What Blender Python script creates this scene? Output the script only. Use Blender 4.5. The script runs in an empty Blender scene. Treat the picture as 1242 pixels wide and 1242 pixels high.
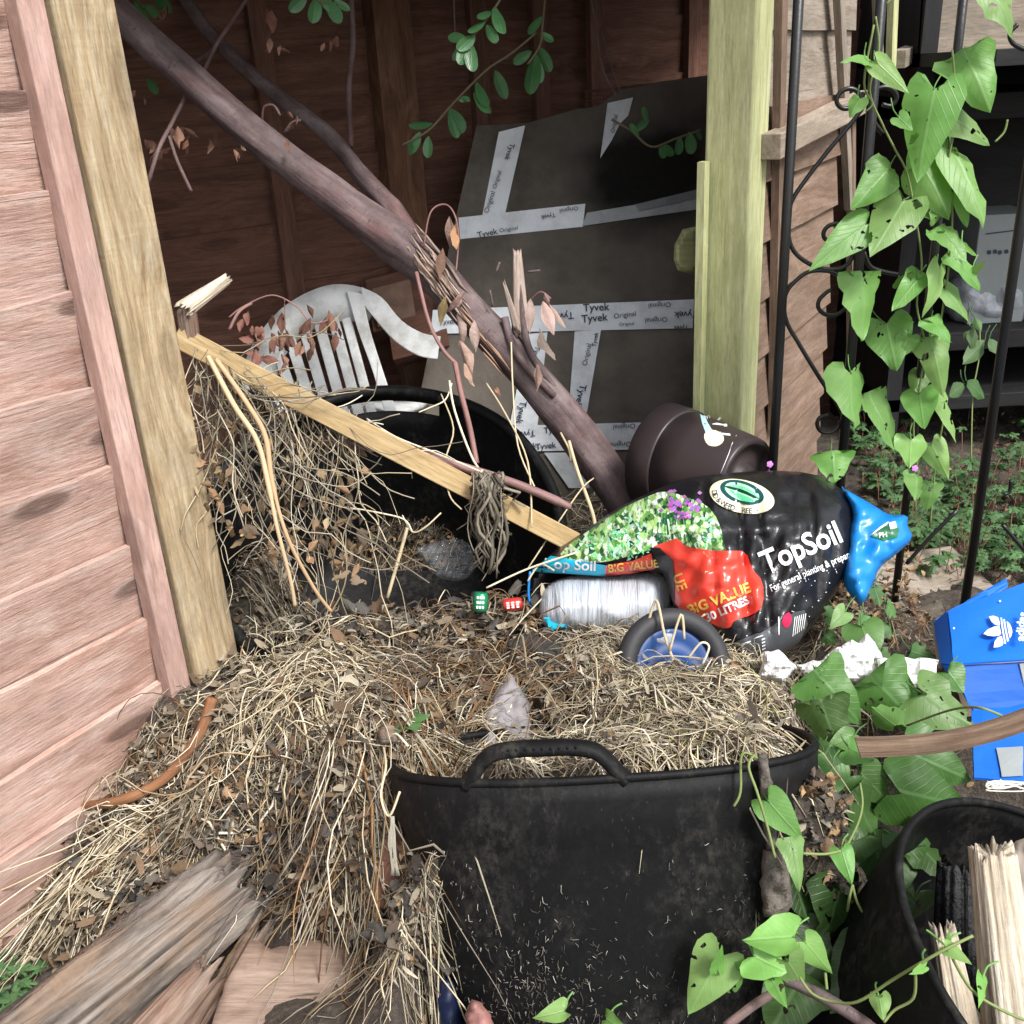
import bpy, bmesh, math, random
import numpy as np
from mathutils import Vector, noise as mn
random.seed(7)
RND = random.Random(11)
sc = bpy.context.scene
COL = sc.collection
R = math.radians

# ---------------------------------------------------------------- camera
PITCH, ROLL, F = R(23.66), R(3.3), 1219.0
CAM = Vector((0, 0, 1.1))
fw = Vector((0, math.cos(PITCH), -math.sin(PITCH)))
u0 = Vector((0, math.sin(PITCH), math.cos(PITCH)))
r0 = Vector((1, 0, 0))
rt = r0*math.cos(ROLL) - u0*math.sin(ROLL)
up = u0*math.cos(ROLL) + r0*math.sin(ROLL)

def ray(x, y):
    return fw + rt*((x-621)/F) - up*((y-621)/F)
def W(x, y, d):                      # point of the scene at a depth in metres
    return CAM + ray(x, y)*d
def onpl(x, y, pt, n):
    q = ray(x, y); n = Vector(n)
    return CAM + q*(n.dot(Vector(pt)-CAM)/n.dot(q))
def ony(x, y, Y): return onpl(x, y, (0, Y, 0), (0, 1, 0))
def onz(x, y, Z): return onpl(x, y, (0, 0, Z), (0, 0, 1))
def proj(P):
    v = Vector(P)-CAM; d = v.dot(fw)
    return 621+F*v.dot(rt)/d, 621-F*v.dot(up)/d, d

from mathutils import Matrix
cd = bpy.data.cameras.new('camera'); co = bpy.data.objects.new('camera', cd); COL.objects.link(co)
m = Matrix((rt, up, -fw)).transposed().to_4x4(); m.translation = CAM
co.matrix_world = m
cd.sensor_width = 36; cd.lens = F/1242*36; cd.clip_start = .02; cd.clip_end = 500
sc.camera = co

# ---------------------------------------------------------------- scene helpers
def tag(o, label=None, cat=None, group=None, kind=None):
    if label: o['label'] = label
    if cat: o['category'] = cat
    if group: o['group'] = group
    if kind: o['kind'] = kind
    return o
def thing(name, loc, label, cat, group=None, kind=None):
    o = bpy.data.objects.new(name, None); COL.objects.link(o); o.location = loc
    o.empty_display_size = .05
    return tag(o, label, cat, group, kind)
def wloc(o):
    v = Vector((0, 0, 0))
    while o: v += o.location; o = o.parent
    return v

class MB:
    def __init__(s): s.v = []; s.f = []; s.tc = []; s.col = []
    def add(s, vs, fs, tc=None, col=(1, 1, 1)):
        n = len(s.v)
        s.v += [tuple(p) for p in vs]
        s.f += [tuple(i+n for i in q) for q in fs]
        s.tc += [tuple(t) for t in tc] if tc is not None else [tuple(p) for p in vs]
        if len(col) and not isinstance(col[0], (int, float)): s.col += [tuple(c) for c in col]
        else: s.col += [tuple(col)]*len(vs)
    def build(s, name, mat, parent=None, smooth=True, solid=0, bevel=0, sub=0, label=None, cat=None, group=None, kind=None, merge=0):
        me = bpy.data.meshes.new(name)
        off = wloc(parent) if parent else Vector((0, 0, 0))
        loc = Vector((0, 0, 0))
        if not parent and s.v:
            a = np.array(s.v); loc = Vector(((a[:, 0].min()+a[:, 0].max())/2, (a[:, 1].min()+a[:, 1].max())/2, a[:, 2].min())); off = loc
        vv = (np.array(s.v, dtype=float)-np.array(off)).tolist()
        me.from_pydata(vv, [], s.f)
        A = me.attributes.new('tc', 'FLOAT_VECTOR', 'POINT'); A.data.foreach_set('vector', np.array(s.tc, dtype=np.float32).ravel())
        B = me.attributes.new('col', 'FLOAT_COLOR', 'POINT')
        c = np.ones((len(s.v), 4), dtype=np.float32); c[:, :3] = np.array(s.col, dtype=np.float32); B.data.foreach_set('color', c.ravel())
        me.update()
        if merge:
            bm = bmesh.new(); bm.from_mesh(me); bmesh.ops.remove_doubles(bm, verts=bm.verts, dist=merge); bm.to_mesh(me); bm.free()
        if smooth: me.polygons.foreach_set('use_smooth', [True]*len(me.polygons))
        o = bpy.data.objects.new(name, me); COL.objects.link(o); o.location = loc
        me.materials.append(mat)
        if parent: o.parent = parent
        if solid:
            q = o.modifiers.new('Solidify', 'SOLIDIFY'); q.thickness = solid; q.offset = 0
        if bevel:
            q = o.modifiers.new('Bevel', 'BEVEL'); q.width = bevel; q.segments = 2; q.limit_method = 'ANGLE'; q.angle_limit = R(40)
        if sub:
            q = o.modifiers.new('Sub', 'SUBSURF'); q.levels = sub; q.render_levels = sub
        tag(o, label, cat, group, kind)
        return o

    # -- shapes
    def tube(s, pts, rad, n=6, col=(1, 1, 1), cap=True, flat=1.0, nref=None, rough=0, seed=0, tcs=0):
        pts = [Vector(p) for p in pts]; L = len(pts)
        if isinstance(rad, (int, float)): rad = [rad]*L
        vs = []; tc = []; fs = []; acc = 0
        t0 = (pts[1]-pts[0]).normalized()
        a = Vector(nref) if nref else (Vector((0, 0, 1)) if abs(t0.z) < .9 else Vector((1, 0, 0)))
        n1 = t0.cross(a).normalized()
        to = tcs or RND.uniform(0, 50)
        for i in range(L):
            t = (pts[min(i+1, L-1)]-pts[max(i-1, 0)])
            if t.length < 1e-9: t = t0
            t.normalize()
            if nref: n1 = t.cross(a).normalized()
            else:
                n1 = n1 - t*n1.dot(t)
                n1 = n1.normalized() if n1.length > 1e-6 else t.orthogonal().normalized()
            n2 = t.cross(n1)
            if i: acc += (pts[i]-pts[i-1]).length
            for k in range(n):
                th = 2*math.pi*k/n
                r = rad[i]
                if rough: r *= 1+rough*mn.noise((math.cos(th)*1.5+seed, math.sin(th)*1.5, acc*9+seed))
                vs.append(pts[i]+n1*math.cos(th)*r+n2*math.sin(th)*r*flat)
                tc.append((acc+to, math.cos(th)*rad[i], math.sin(th)*rad[i]))
        for i in range(L-1):
            for k in range(n):
                k2 = (k+1) % n
                fs.append((i*n+k, i*n+k2, (i+1)*n+k2, (i+1)*n+k))
        if cap and n > 2:
            fs.append(tuple(range(n-1, -1, -1))); fs.append(tuple((L-1)*n+k for k in range(n)))
        s.add(vs, fs, tc, col)
    def plank(s, p0, p1, wdir, w, t, segs=1, wob=0, seed=0, col=(1, 1, 1), taper=None, curve=None):
        p0, p1 = Vector(p0), Vector(p1); d = (p1-p0).normalized(); wd = Vector(wdir); wd = (wd-d*wd.dot(d)).normalized(); nd = d.cross(wd)
        L = (p1-p0).length; vs = []; tc = []; fs = []; to = (RND.uniform(0, 60), RND.uniform(0, 60), RND.uniform(0, 9))
        for i in range(segs+1):
            q = i/segs; c = p0.lerp(p1, q)
            if curve: c = c+curve(q)
            e0 = wob*mn.noise((q*L*4+seed, seed*1.7, 0)); e1 = wob*mn.noise((q*L*4+seed, seed*1.7+9, 0))
            for a, b in ((-.5, -.5), (.5, -.5), (.5, .5), (-.5, .5)):
                vs.append(c+wd*(w*a+(e0 if a < 0 else e1))+nd*t*b); tc.append((q*L+to[0], a*w+to[1], b*t+to[2]))
        for i in range(segs):
            for k in range(4):
                k2 = (k+1) % 4; fs.append((i*4+k, i*4+k2, (i+1)*4+k2, (i+1)*4+k))
        fs.append((3, 2, 1, 0)); e = segs*4; fs.append((e, e+1, e+2, e+3))
        s.add(vs, fs, tc, col)
    def log(s, p0, p1, wdir, w, t, seed=0, segs=26, n=84, ridge=.18, jag=.04, taper=(1, 1), col=(1, 1, 1)):
        """splintered rotten timber: ridges that run with the grain, jagged ends"""
        p0, p1 = Vector(p0), Vector(p1); d = (p1-p0).normalized(); wd = Vector(wdir); wd = (wd-d*wd.dot(d)).normalized(); nd = d.cross(wd)
        L = (p1-p0).length; vs = []; tc = []; fs = []
        for i in range(segs+1):
            q = i/segs
            for k in range(n):
                th = 2*math.pi*k/n; c, sn = math.cos(th), math.sin(th)
                sq = 1/max(abs(c), abs(sn))**.55
                rr = 1+ridge*mn.noise((c*5+seed, sn*5, q*L*2.2))+ridge*.8*mn.noise((c*11+seed, sn*11, q*L*5))+ridge*.5*mn.noise((c*24+seed, sn*24, q*L*9))
                rr *= sq*.88*(taper[0]*(1-q)+taper[1]*q)*(1+.12*mn.noise((q*L*5, seed, 3.3)))
                j0 = jag*(mn.noise((c*4+seed, sn*4, 11))+.6*mn.noise((c*12+seed, sn*12, 11)))
                j1 = jag*(mn.noise((c*4+seed, sn*4, 23))+.6*mn.noise((c*12+seed, sn*12, 23)))
                ax = q*L + j0*max(0, 1-q*5)+j1*max(0, q*5-4)
                vs.append(p0+d*ax+wd*(c*rr*w/2)+nd*(sn*rr*t/2)); tc.append((ax+seed, c*w/2*1.2, sn*t/2*1.2))
        for i in range(segs):
            for k in range(n):
                k2 = (k+1) % n; fs.append((i*n+k, i*n+k2, (i+1)*n+k2, (i+1)*n+k))
        b = len(vs); vs += [p0+d*.01, p1-d*.015]; tc += [(seed, 0, 0), (L+seed, 0, 0)]
        for k in range(n):
            k2 = (k+1) % n; fs.append((k2, k, b)); fs.append((segs*n+k, segs*n+k2, b+1))
        s.add(vs, fs, tc, col)
    def lathe(s, p0, p1, prof, n=48, col=(1, 1, 1), ell=(1, 1), xref=(1, 0, 0), dent=0, seed=0, skip=None, power=2.0):
        """prof: (t along axis in metres, radius)"""
        p0, p1 = Vector(p0), Vector(p1); d = (p1-p0).normalized(); x = Vector(xref); x = (x-d*x.dot(d)).normalized(); y = d.cross(x)
        vs = []; tc = []; fs = []
        for i, (t, r) in enumerate(prof):
            for k in range(n):
                th = 2*math.pi*k/n; c, sn = math.cos(th), math.sin(th)
                pw = (abs(c)**power+abs(sn)**power)**(-1/power)
                rr = r*pw*(1+dent*mn.noise((c*1.2+seed, sn*1.2, t*3)))
                vs.append(p0+d*t+x*c*rr*ell[0]+y*sn*rr*ell[1]); tc.append((t, th*r, r))
        for i in range(len(prof)-1):
            for k in range(n):
                if skip and skip(i, k): continue
                k2 = (k+1) % n; fs.append((i*n+k, i*n+k2, (i+1)*n+k2, (i+1)*n+k))
        s.add(vs, fs, tc, col)
    def leaf(s, base, tip, width, nrm, shape='heart', fold=.25, droop=.15, wav=.06, col=(1, 1, 1), seed=0, roll=0):
        base, tip = Vector(base), Vector(tip); L = (tip-base).length; y = (tip-base).normalized(); nz = Vector(nrm); nz = (nz-y*nz.dot(y)).normalized(); x = y.cross(nz)
        O = OUTL[shape]; rows = []; vs = []; tc = []; fs = []
        for (ox, oy) in O:
            my = min(1, max(0.0, oy*.9+.05)) if shape == 'heart' else oy
            for side, fr in ((0, 0), (1, .5), (1, 1), (-1, .5), (-1, 1)):
                if side == 0: px, py = 0, my
                else: px = side*ox*fr; py = my+(oy-my)*fr
                X, Y = px*width, py*L
                z = -fold*abs(X)*(1 if fr < 1 else .75) - droop*L*max(0, py)**2 + wav*width*mn.noise((px*4+seed, py*4, seed*3.1))*(.3+fr)
                z += roll*width*px*px*2
                vs.append(base+x*X+y*Y+nz*z); tc.append((px, py, seed % 7))
        for i in range(len(O)-1):
            a, b = i*5, (i+1)*5
            fs += [(a, a+1, b+1, b), (a+1, a+2, b+2, b+1), (b, b+3, a+3, a), (b+3, b+4, a+4, a+3)]
        s.add(vs, fs, tc, col)
    def box(s, c, X, Y, Z, col=(1, 1, 1)):
        c = Vector(c); X, Y, Z = Vector(X), Vector(Y), Vector(Z); vs = []; tc = []; o = (RND.uniform(0, 9), RND.uniform(0, 9), 0)
        Ls = (X.length, Y.length, Z.length); od = sorted(range(3), key=lambda i: -Ls[i])
        for a in (-1, 1):
            for b in (-1, 1):
                for e in (-1, 1):
                    vs.append(c+X*a*.5+Y*b*.5+Z*e*.5); q = (a*Ls[0]/2, b*Ls[1]/2, e*Ls[2]/2); tc.append((q[od[0]]+o[0], q[od[1]]+o[1], q[od[2]]))
        s.add(vs, [(0, 1, 3, 2), (4, 6, 7, 5), (0, 4, 5, 1), (2, 3, 7, 6), (0, 2, 6, 4), (1, 5, 7, 3)], tc, col)
    def quad(s, pts, col=(1, 1, 1), n=1):
        """grid between 4 corners"""
        a, b, c, d = [Vector(p) for p in pts]; vs = []; tc = []; fs = []
        lu, lv = (b-a).length, (d-a).length; o = RND.uniform(0, 20)
        for j in range(n+1):
            for i in range(n+1):
                u, v = i/n, j/n
                vs.append((a*(1-u)+b*u)*(1-v)+(d*(1-u)+c*u)*v); tc.append((u*lu+o, v*lv+o, 0))
        for j in range(n):
            for i in range(n):
                k = j*(n+1)+i; fs.append((k, k+1, k+n+2, k+n+1))
        s.add(vs, fs, tc, col)
    def sheet(s, poly, fn, step=6, col=(1, 1, 1), flip=False):
        """2-D polygon cut into a fine grid and laid on a surface fn(x, y)"""
        v2, fs = clip2d(poly, step)
        vs = [fn(x, y) for x, y in v2]
        if flip: fs = [f[::-1] for f in fs]
        s.add(vs, fs, [(x*.001, y*.001, 0) for x, y in v2], col)

OUTL = {
 'heart': [(.0, .0), (.10, -.10), (.22, -.2), (.34, -.22), (.44, -.14), (.5, .0), (.49, .14), (.44, .3), (.34, .5), (.22, .7), (.1, .88), (0, 1)],
 'arrow': [(.0, .0), (.13, -.16), (.28, -.3), (.42, -.3), (.5, -.18), (.44, -.02), (.37, .1), (.33, .28), (.28, .48), (.19, .7), (.09, .88), (0, 1)],
 'oval': [(0, 0), (.16, .06), (.3, .18), (.42, .35), (.49, .55), (.46, .74), (.33, .89), (.16, .97), (0, 1)],
 'lance': [(0, 0), (.2, .12), (.42, .3), (.5, .45), (.4, .62), (.22, .82), (.08, .95), (0, 1)],
 'lobed': [(0, 0), (.3, -.05), (.5, .12), (.3, .28), (.48, .5), (.2, .52), (.22, .8), (.08, .86), (0, 1)],
}
def clip2d(poly, step):
    bm = bmesh.new(); f = bm.faces.new([bm.verts.new((x, y, 0)) for x, y in poly])
    xs = [p[0] for p in poly]; ys = [p[1] for p in poly]
    for ax, lo, hi in ((0, min(xs), max(xs)), (1, min(ys), max(ys))):
        k = math.ceil(lo/step)*step
        while k < hi:
            no = (1, 0, 0) if ax == 0 else (0, 1, 0); pt = (k, 0, 0) if ax == 0 else (0, k, 0)
            bmesh.ops.bisect_plane(bm, geom=bm.verts[:]+bm.edges[:]+bm.faces[:], plane_co=pt, plane_no=no, dist=1e-5); k += step
    bm.verts.index_update()
    v = [(p.co.x, p.co.y) for p in bm.verts]; fs = [tuple(q.index for q in fc.verts) for fc in bm.faces]
    bm.free(); return v, fs
def pdist(x, y, poly):
    b = 1e9; n = len(poly)
    for i in range(n):
        ax, ay = poly[i]; bx, by = poly[(i+1) % n]; dx, dy = bx-ax, by-ay
        t = max(0, min(1, ((x-ax)*dx+(y-ay)*dy)/(dx*dx+dy*dy+1e-12)))
        b = min(b, math.hypot(x-ax-t*dx, y-ay-t*dy))
    return b
def inside(x, y, poly):
    c = False; n = len(poly)
    for i in range(n):
        ax, ay = poly[i]; bx, by = poly[(i+1) % n]
        if (ay > y) != (by > y) and x < (bx-ax)*(y-ay)/(by-ay)+ax: c = not c
    return c
def dome(d, r): 
    q = min(1, d/r); return math.sqrt(max(0, 1-(1-q)**2))
def smooth_poly(poly, it=2):
    for _ in range(it):
        o = []
        for i in range(len(poly)):
            a, b = poly[i], poly[(i+1) % len(poly)]
            o += [(a[0]*.75+b[0]*.25, a[1]*.75+b[1]*.25), (a[0]*.25+b[0]*.75, a[1]*.25+b[1]*.75)]
        poly = o
    return poly
def rag(poly, amp, seed=0, per=4):
    """ragged outline"""
    o = []
    for i in range(len(poly)):
        a, b = poly[i], poly[(i+1) % len(poly)]
        for k in range(per):
            t = k/per; x, y = a[0]+(b[0]-a[0])*t, a[1]+(b[1]-a[1])*t
            o.append((x+amp*mn.noise((x*.09, y*.09, seed)), y+amp*mn.noise((x*.09, y*.09, seed+7))))
    return o
def pillow(mb, poly, dfun, front, back, r, step=6, wr=0, ws=.05, seed=0, col=(1, 1, 1)):
    """solid lump with the given outline, front and back swelling"""
    v2, fs = clip2d(poly, step); n = len(v2); fr = []; bk = []
    for x, y in v2:
        q = dome(pdist(x, y, poly), r); d = dfun(x, y)
        wv = wr*(mn.noise((x*ws, y*ws, seed))+.5*mn.noise((x*ws*2.3, y*ws*2.3, seed+5)))*q
        fr.append(W(x, y, d-front*q+wv)); bk.append(W(x, y, d+back*q))
    tc = [(x*.001+seed, y*.001, 0) for x, y in v2]
    mb.add(fr, fs, tc, col); mb.add(bk, [f[::-1] for f in fs], tc, col)

def smooth_path(pts, n=4):
    """Catmull-Rom"""
    P = [Vector(p) for p in pts]; o = []
    for i in range(len(P)-1):
        p0, p1, p2, p3 = P[max(i-1, 0)], P[i], P[i+1], P[min(i+2, len(P)-1)]
        for k in range(n):
            t = k/n; o.append(.5*((2*p1)+(p2-p0)*t+(2*p0-5*p1+4*p2-p3)*t*t+(3*p1-p0-3*p2+p3)*t**3))
    o.append(P[-1]); return o
def pxpath(pts, d, n=4):
    """pts: (x, y) at depth d, or (x, y, depth)"""
    return smooth_path([W(p[0], p[1], p[2] if len(p) > 2 else d) for p in pts], n)

_tc = {}
def text2d(s, bold=0):
    k = (s, bold)
    if k in _tc: return _tc[k]
    c = bpy.data.curves.new('t', 'FONT'); c.body = s; c.size = 1; c.align_x = 'CENTER'; c.align_y = 'CENTER'; c.offset = bold; c.resolution_u = 3
    o = bpy.data.objects.new('t', c); COL.objects.link(o)
    dg = bpy.context.evaluated_depsgraph_get(); dg.update()
    me = bpy.data.meshes.new_from_object(o.evaluated_get(dg))
    r = [(v.co.x, v.co.y) for v in me.vertices], [tuple(p.vertices) for p in me.polygons]
    bpy.data.objects.remove(o); bpy.data.curves.remove(c); bpy.data.meshes.remove(me)
    _tc[k] = r; return r
def put_text(mb, s, x, y, h, ang, fn, bold=0.0, sx=1.0, col=(1, 1, 1), shear=0):
    """writes s centred on (x, y), letter height h, turned by ang degrees (anticlockwise), on surface fn"""
    v, f = text2d(s, bold); ca, sa = math.cos(R(ang)), math.sin(R(ang)); k = h/.7
    vs = []
    for a, b in v:
        a2 = (a+shear*b)*k*sx; b2 = b*k
        vs.append(fn(x+a2*ca-b2*sa, y-(a2*sa+b2*ca)))
    mb.add(vs, f, None, col)

# ---------------------------------------------------------------- materials
def srgb(h):
    h = h.lstrip('#'); c = [int(h[i:i+2], 16)/255 for i in (0, 2, 4)]
    return tuple(((x+.055)/1.055)**2.4 if x > .04045 else x/12.92 for x in c)
class NT:
    def __init__(s, name):
        s.m = bpy.data.materials.new(name); s.m.use_nodes = True; s.t = s.m.node_tree; s.t.nodes.clear()
        s.out = s.n('ShaderNodeOutputMaterial'); s.p = s.n('ShaderNodeBsdfPrincipled'); s.l(s.p.outputs[0], s.out.inputs[0])
    def n(s, ty, **kw):
        q = s.t.nodes.new(ty)
        for k, v in kw.items():
            if k in q.inputs: q.inputs[k].default_value = v
            else: setattr(q, k, v)
        return q
    def l(s, a, b): s.t.links.new(a, b)
    def attr(s, n): return s.n('ShaderNodeAttribute', attribute_name=n)
    def mapped(s, src, scale):
        q = s.n('ShaderNodeMapping'); q.inputs['Scale'].default_value = scale; s.l(src, q.inputs['Vector']); return q.outputs[0]
    def noise(s, vec, scale, detail=5, rough=.6, dist=0):
        q = s.n('ShaderNodeTexNoise'); q.inputs['Scale'].default_value = scale; q.inputs['Detail'].default_value = detail; q.inputs['Roughness'].default_value = rough; q.inputs['Distortion'].default_value = dist
        s.l(vec, q.inputs['Vector']); return q.outputs['Fac']
    def ramp(s, fac, stops):
        q = s.n('ShaderNodeValToRGB'); e = q.color_ramp.elements
        while len(e) < len(stops): e.new(.5)
        for i, (p, c) in enumerate(stops):
            e[i].position = p; e[i].color = (c[0], c[1], c[2], 1) if not isinstance(c, (int, float)) else (c, c, c, 1)
        s.l(fac, q.inputs[0]); return q.outputs[0]
    def mix(s, fac, a, b, mode='MIX'):
        q = s.n('ShaderNodeMix', data_type='RGBA', blend_type=mode)
        for i, x in ((0, fac), (6, a), (7, b)):
            if isinstance(x, bpy.types.NodeSocket): s.l(x, q.inputs[i])
            elif isinstance(x, (int, float)): q.inputs[i].default_value = x if i == 0 else (x, x, x, 1)
            else: q.inputs[i].default_value = (*x, 1)
        return q.outputs[2]
    def bump(s, h, st=.4, d=.01, prev=None):
        q = s.n('ShaderNodeBump'); q.inputs['Strength'].default_value = st; q.inputs['Distance'].default_value = d
        s.l(h, q.inputs['Height'])
        if prev: s.l(prev, q.inputs['Normal'])
        s.l(q.outputs[0], s.p.inputs['Normal']); return q.outputs[0]
    def base(s, c):
        if isinstance(c, bpy.types.NodeSocket): s.l(c, s.p.inputs['Base Color'])
        else: s.p.inputs['Base Color'].default_value = (*c, 1)
    def set(s, **kw):
        for k, v in kw.items():
            k = k.replace('_', ' ').title() if k not in ('IOR',) else k
            if isinstance(v, bpy.types.NodeSocket): s.l(v, s.p.inputs[k])
            else: s.p.inputs[k].default_value = v
def wood(name, c1, c2, c3, along=2.0, across=55, rough=.8, bump=.5, knots=.0, stain=None, stain_amt=.5, fine=260, bd=.003, crack=.35, mottle=.3):
    q = NT(name); tc = q.attr('tc').outputs['Vector']; col = q.attr('col').outputs['Color']
    # knots push the grain aside
    vo = q.n('ShaderNodeTexVoronoi', feature='F1', voronoi_dimensions='2D'); vo.inputs['Scale'].default_value = 1; q.l(q.mapped(tc, (2.6, 8.5, 8.5)), vo.inputs['Vector'])
    kd = vo.outputs['Distance']; sel = q.n('ShaderNodeSeparateColor'); q.l(vo.outputs['Color'], sel.inputs[0])
    has = q.ramp(sel.outputs[0], [(.42, 0), (.45, 1)])
    warp = q.n('ShaderNodeTexNoise'); warp.inputs['Scale'].default_value = 3.0; warp.inputs['Detail'].default_value = 3; q.l(tc, warp.inputs['Vector'])
    v = q.mapped(tc, (along, across, across))
    wv = q.n('ShaderNodeVectorMath', operation='MULTIPLY_ADD'); q.l(warp.outputs['Color'], wv.inputs[0]); wv.inputs[1].default_value = (0, 3.2, 3.2); q.l(v, wv.inputs[2])
    if knots:
        kp = q.mix(1, q.ramp(kd, [(.0, 1), (.42, 0)]), has, 'MULTIPLY')
        w2 = q.n('ShaderNodeVectorMath', operation='MULTIPLY_ADD'); q.l(kp, w2.inputs[0]); w2.inputs[1].default_value = (0, 3.0, 3.0); q.l(wv.outputs[0], w2.inputs[2]); gv = w2.outputs[0]
    else: gv = wv.outputs[0]
    g = q.noise(gv, 1.0, 5, .65)
    c = q.ramp(g, [(.3, c1), (.5, c2), (.7, c3)])
    f = q.noise(q.mapped(tc, (26, fine, fine)), 1.0, 5, .75)
    c = q.mix(1, c, q.ramp(f, [(.3, .66), (.5, 1.0), (.72, 1.2)]), 'MULTIPLY')
    big = q.noise(q.mapped(tc, (3, 8, 8)), 1.0, 6, .65)
    c = q.mix(1, c, q.ramp(big, [(.25, 1-mottle), (.5, 1.0), (.75, 1+mottle*.6)]), 'MULTIPLY')
    b2 = q.noise(q.mapped(tc, (5, 13, 13)), 1.0, 6, .7)
    if stain: c = q.mix(q.ramp(b2, [(.5, 0), (.66, stain_amt)]), c, stain)
    hb = q.mix(.5, g, f)
    if knots:
        k = q.mix(1, q.ramp(kd, [(.0, .75), (.06, 1), (.095, .85), (.12, .25), (.17, .0)]), has, 'MULTIPLY')
        c = q.mix(q.mix(1, k, knots, 'MULTIPLY'), c, tuple(x*.34 for x in c1))
    if crack:
        cn = q.noise(q.mapped(tc, (2.2, 150, 150)), 1.0, 2, .5); cr = q.ramp(cn, [(.27, 1), (.315, 0)])
        cm = q.mix(1, cr, q.ramp(big, [(.45, 0), (.6, 1)]), 'MULTIPLY')
        c = q.mix(q.mix(1, cm, crack, 'MULTIPLY'), c, tuple(x*.25 for x in c1)); hb = q.mix(1, hb, q.mix(1, cm, .5, 'MULTIPLY'), 'SUBTRACT')
    saw = q.noise(q.mapped(tc, (140, 16, 16)), 1.0, 2, .5); hb = q.mix(.18, hb, saw)
    c = q.mix(1, c, col, 'MULTIPLY')
    q.base(c); q.set(roughness=rough); q.p.inputs['Specular IOR Level'].default_value = .3
    q.bump(hb, bump, bd); return q.m
def plain(name, c, rough=.5, spec=.5, bump=0, bs=60, var=.0, vs=14, coat=0, usecol=True, metallic=0, dirt=None, dirt_amt=.5, ds=9, bd=.004, detail=5):
    q = NT(name); tex = q.n('ShaderNodeTexCoord').outputs['Object']
    cc = c
    if var:
        n = q.noise(tex, vs, 5); cc = q.ramp(n, [(.25, tuple(x*(1-var) for x in c)), (.75, tuple(min(1, x*(1+var)) for x in c))])
    if dirt:
        n = q.noise(tex, ds, 7, .7); cc = q.mix(q.ramp(n, [(.46, 0), (.68, dirt_amt)]), cc, dirt)
    if usecol: cc = q.mix(1, cc, q.attr('col').outputs['Color'], 'MULTIPLY')
    q.base(cc); q.set(roughness=rough, metallic=metallic); q.p.inputs['Specular IOR Level'].default_value = spec
    if coat: q.p.inputs['Coat Weight'].default_value = coat; q.p.inputs['Coat Roughness'].default_value = .1
    if bump: q.bump(q.noise(tex, bs, detail), bump, bd)
    return q.m
def leafmat(name, c1, c2, vein, holes=0, rough=.45, trans=.35):
    q = NT(name); A = q.attr('tc'); tc = A.outputs['Vector']; col = q.attr('col').outputs['Color']
    sx = q.n('ShaderNodeSeparateXYZ'); q.l(tc, sx.inputs[0])
    ab = q.n('ShaderNodeMath', operation='ABSOLUTE'); q.l(sx.outputs[0], ab.inputs[0])
    mid = q.ramp(ab.outputs[0], [(.0, 1), (.018, .6), (.04, 0)])
    # side veins
    m1 = q.n('ShaderNodeMath', operation='MULTIPLY_ADD'); q.l(ab.outputs[0], m1.inputs[0]); m1.inputs[1].default_value = -1.1; q.l(sx.outputs[1], m1.inputs[2])
    m2 = q.n('ShaderNodeMath', operation='MULTIPLY'); q.l(m1.outputs[0], m2.inputs[0]); m2.inputs[1].default_value = 6.5
    m3 = q.n('ShaderNodeMath', operation='PINGPONG'); q.l(m2.outputs[0], m3.inputs[0]); m3.inputs[1].default_value = .5
    sv = q.ramp(m3.outputs[0], [(.0, .45), (.09, 0)])
    v = q.mix(1, mid, sv, 'LIGHTEN')
    tex = q.n('ShaderNodeTexCoord').outputs['Object']
    n = q.noise(tex, 30, 5); c = q.ramp(n, [(.3, c1), (.7, c2)])
    c = q.mix(1, c, col, 'MULTIPLY')
    c = q.mix(q.mix(1, v, .32, 'MULTIPLY'), c, vein)
    q.base(c); q.set(roughness=rough); q.p.inputs['Specular IOR Level'].default_value = .4
    q.bump(q.mix(.5, n, v), .35, .003)
    tr = q.n('ShaderNodeBsdfTranslucent'); q.l(q.mix(1, c, (1.3, 1.5, .6), 'MULTIPLY'), tr.inputs[0])
    ms = q.n('ShaderNodeMixShader'); ms.inputs[0].default_value = trans; q.l(q.p.outputs[0], ms.inputs[1]); q.l(tr.outputs[0], ms.inputs[2])
    o = ms.outputs[0]
    if holes:
        hn = q.noise(tex, 55, 2, .5); h2 = q.noise(tex, 9, 1, .5)
        hh = q.n('ShaderNodeMath', operation='MULTIPLY'); q.l(q.ramp(hn, [(.655, 0), (.665, 1)]), hh.inputs[0]); q.l(q.ramp(h2, [(.5, 0), (.51, 1)]), hh.inputs[1])
        tp = q.n('ShaderNodeBsdfTransparent'); m4 = q.n('ShaderNodeMixShader'); q.l(hh.outputs[0], m4.inputs[0]); q.l(o, m4.inputs[1]); q.l(tp.outputs[0], m4.inputs[2]); o = m4.outputs[0]
    q.l(o, q.out.inputs[0]); return q.m
def sheer(name, c, alpha=.5, rough=.12, bump=.6, bs=(20, 20, 20), bd=.01):
    """thin clear plastic film"""
    q = NT(name); tc = q.attr('tc').outputs['Vector']
    q.base(c); q.set(roughness=rough); q.p.inputs['Specular IOR Level'].default_value = .8
    n = q.noise(q.mapped(tc, bs), 1, 6, .6, .6); q.bump(n, bump, bd)
    tp = q.n('ShaderNodeBsdfTransparent'); ms = q.n('ShaderNodeMixShader')
    q.l(q.ramp(n, [(.3, min(1, alpha-.15)), (.75, min(1, alpha+.2))]), ms.inputs[0]); q.l(tp.outputs[0], ms.inputs[1]); q.l(q.p.outputs[0], ms.inputs[2]); q.l(ms.outputs[0], q.out.inputs[0])
    return q.m

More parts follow.
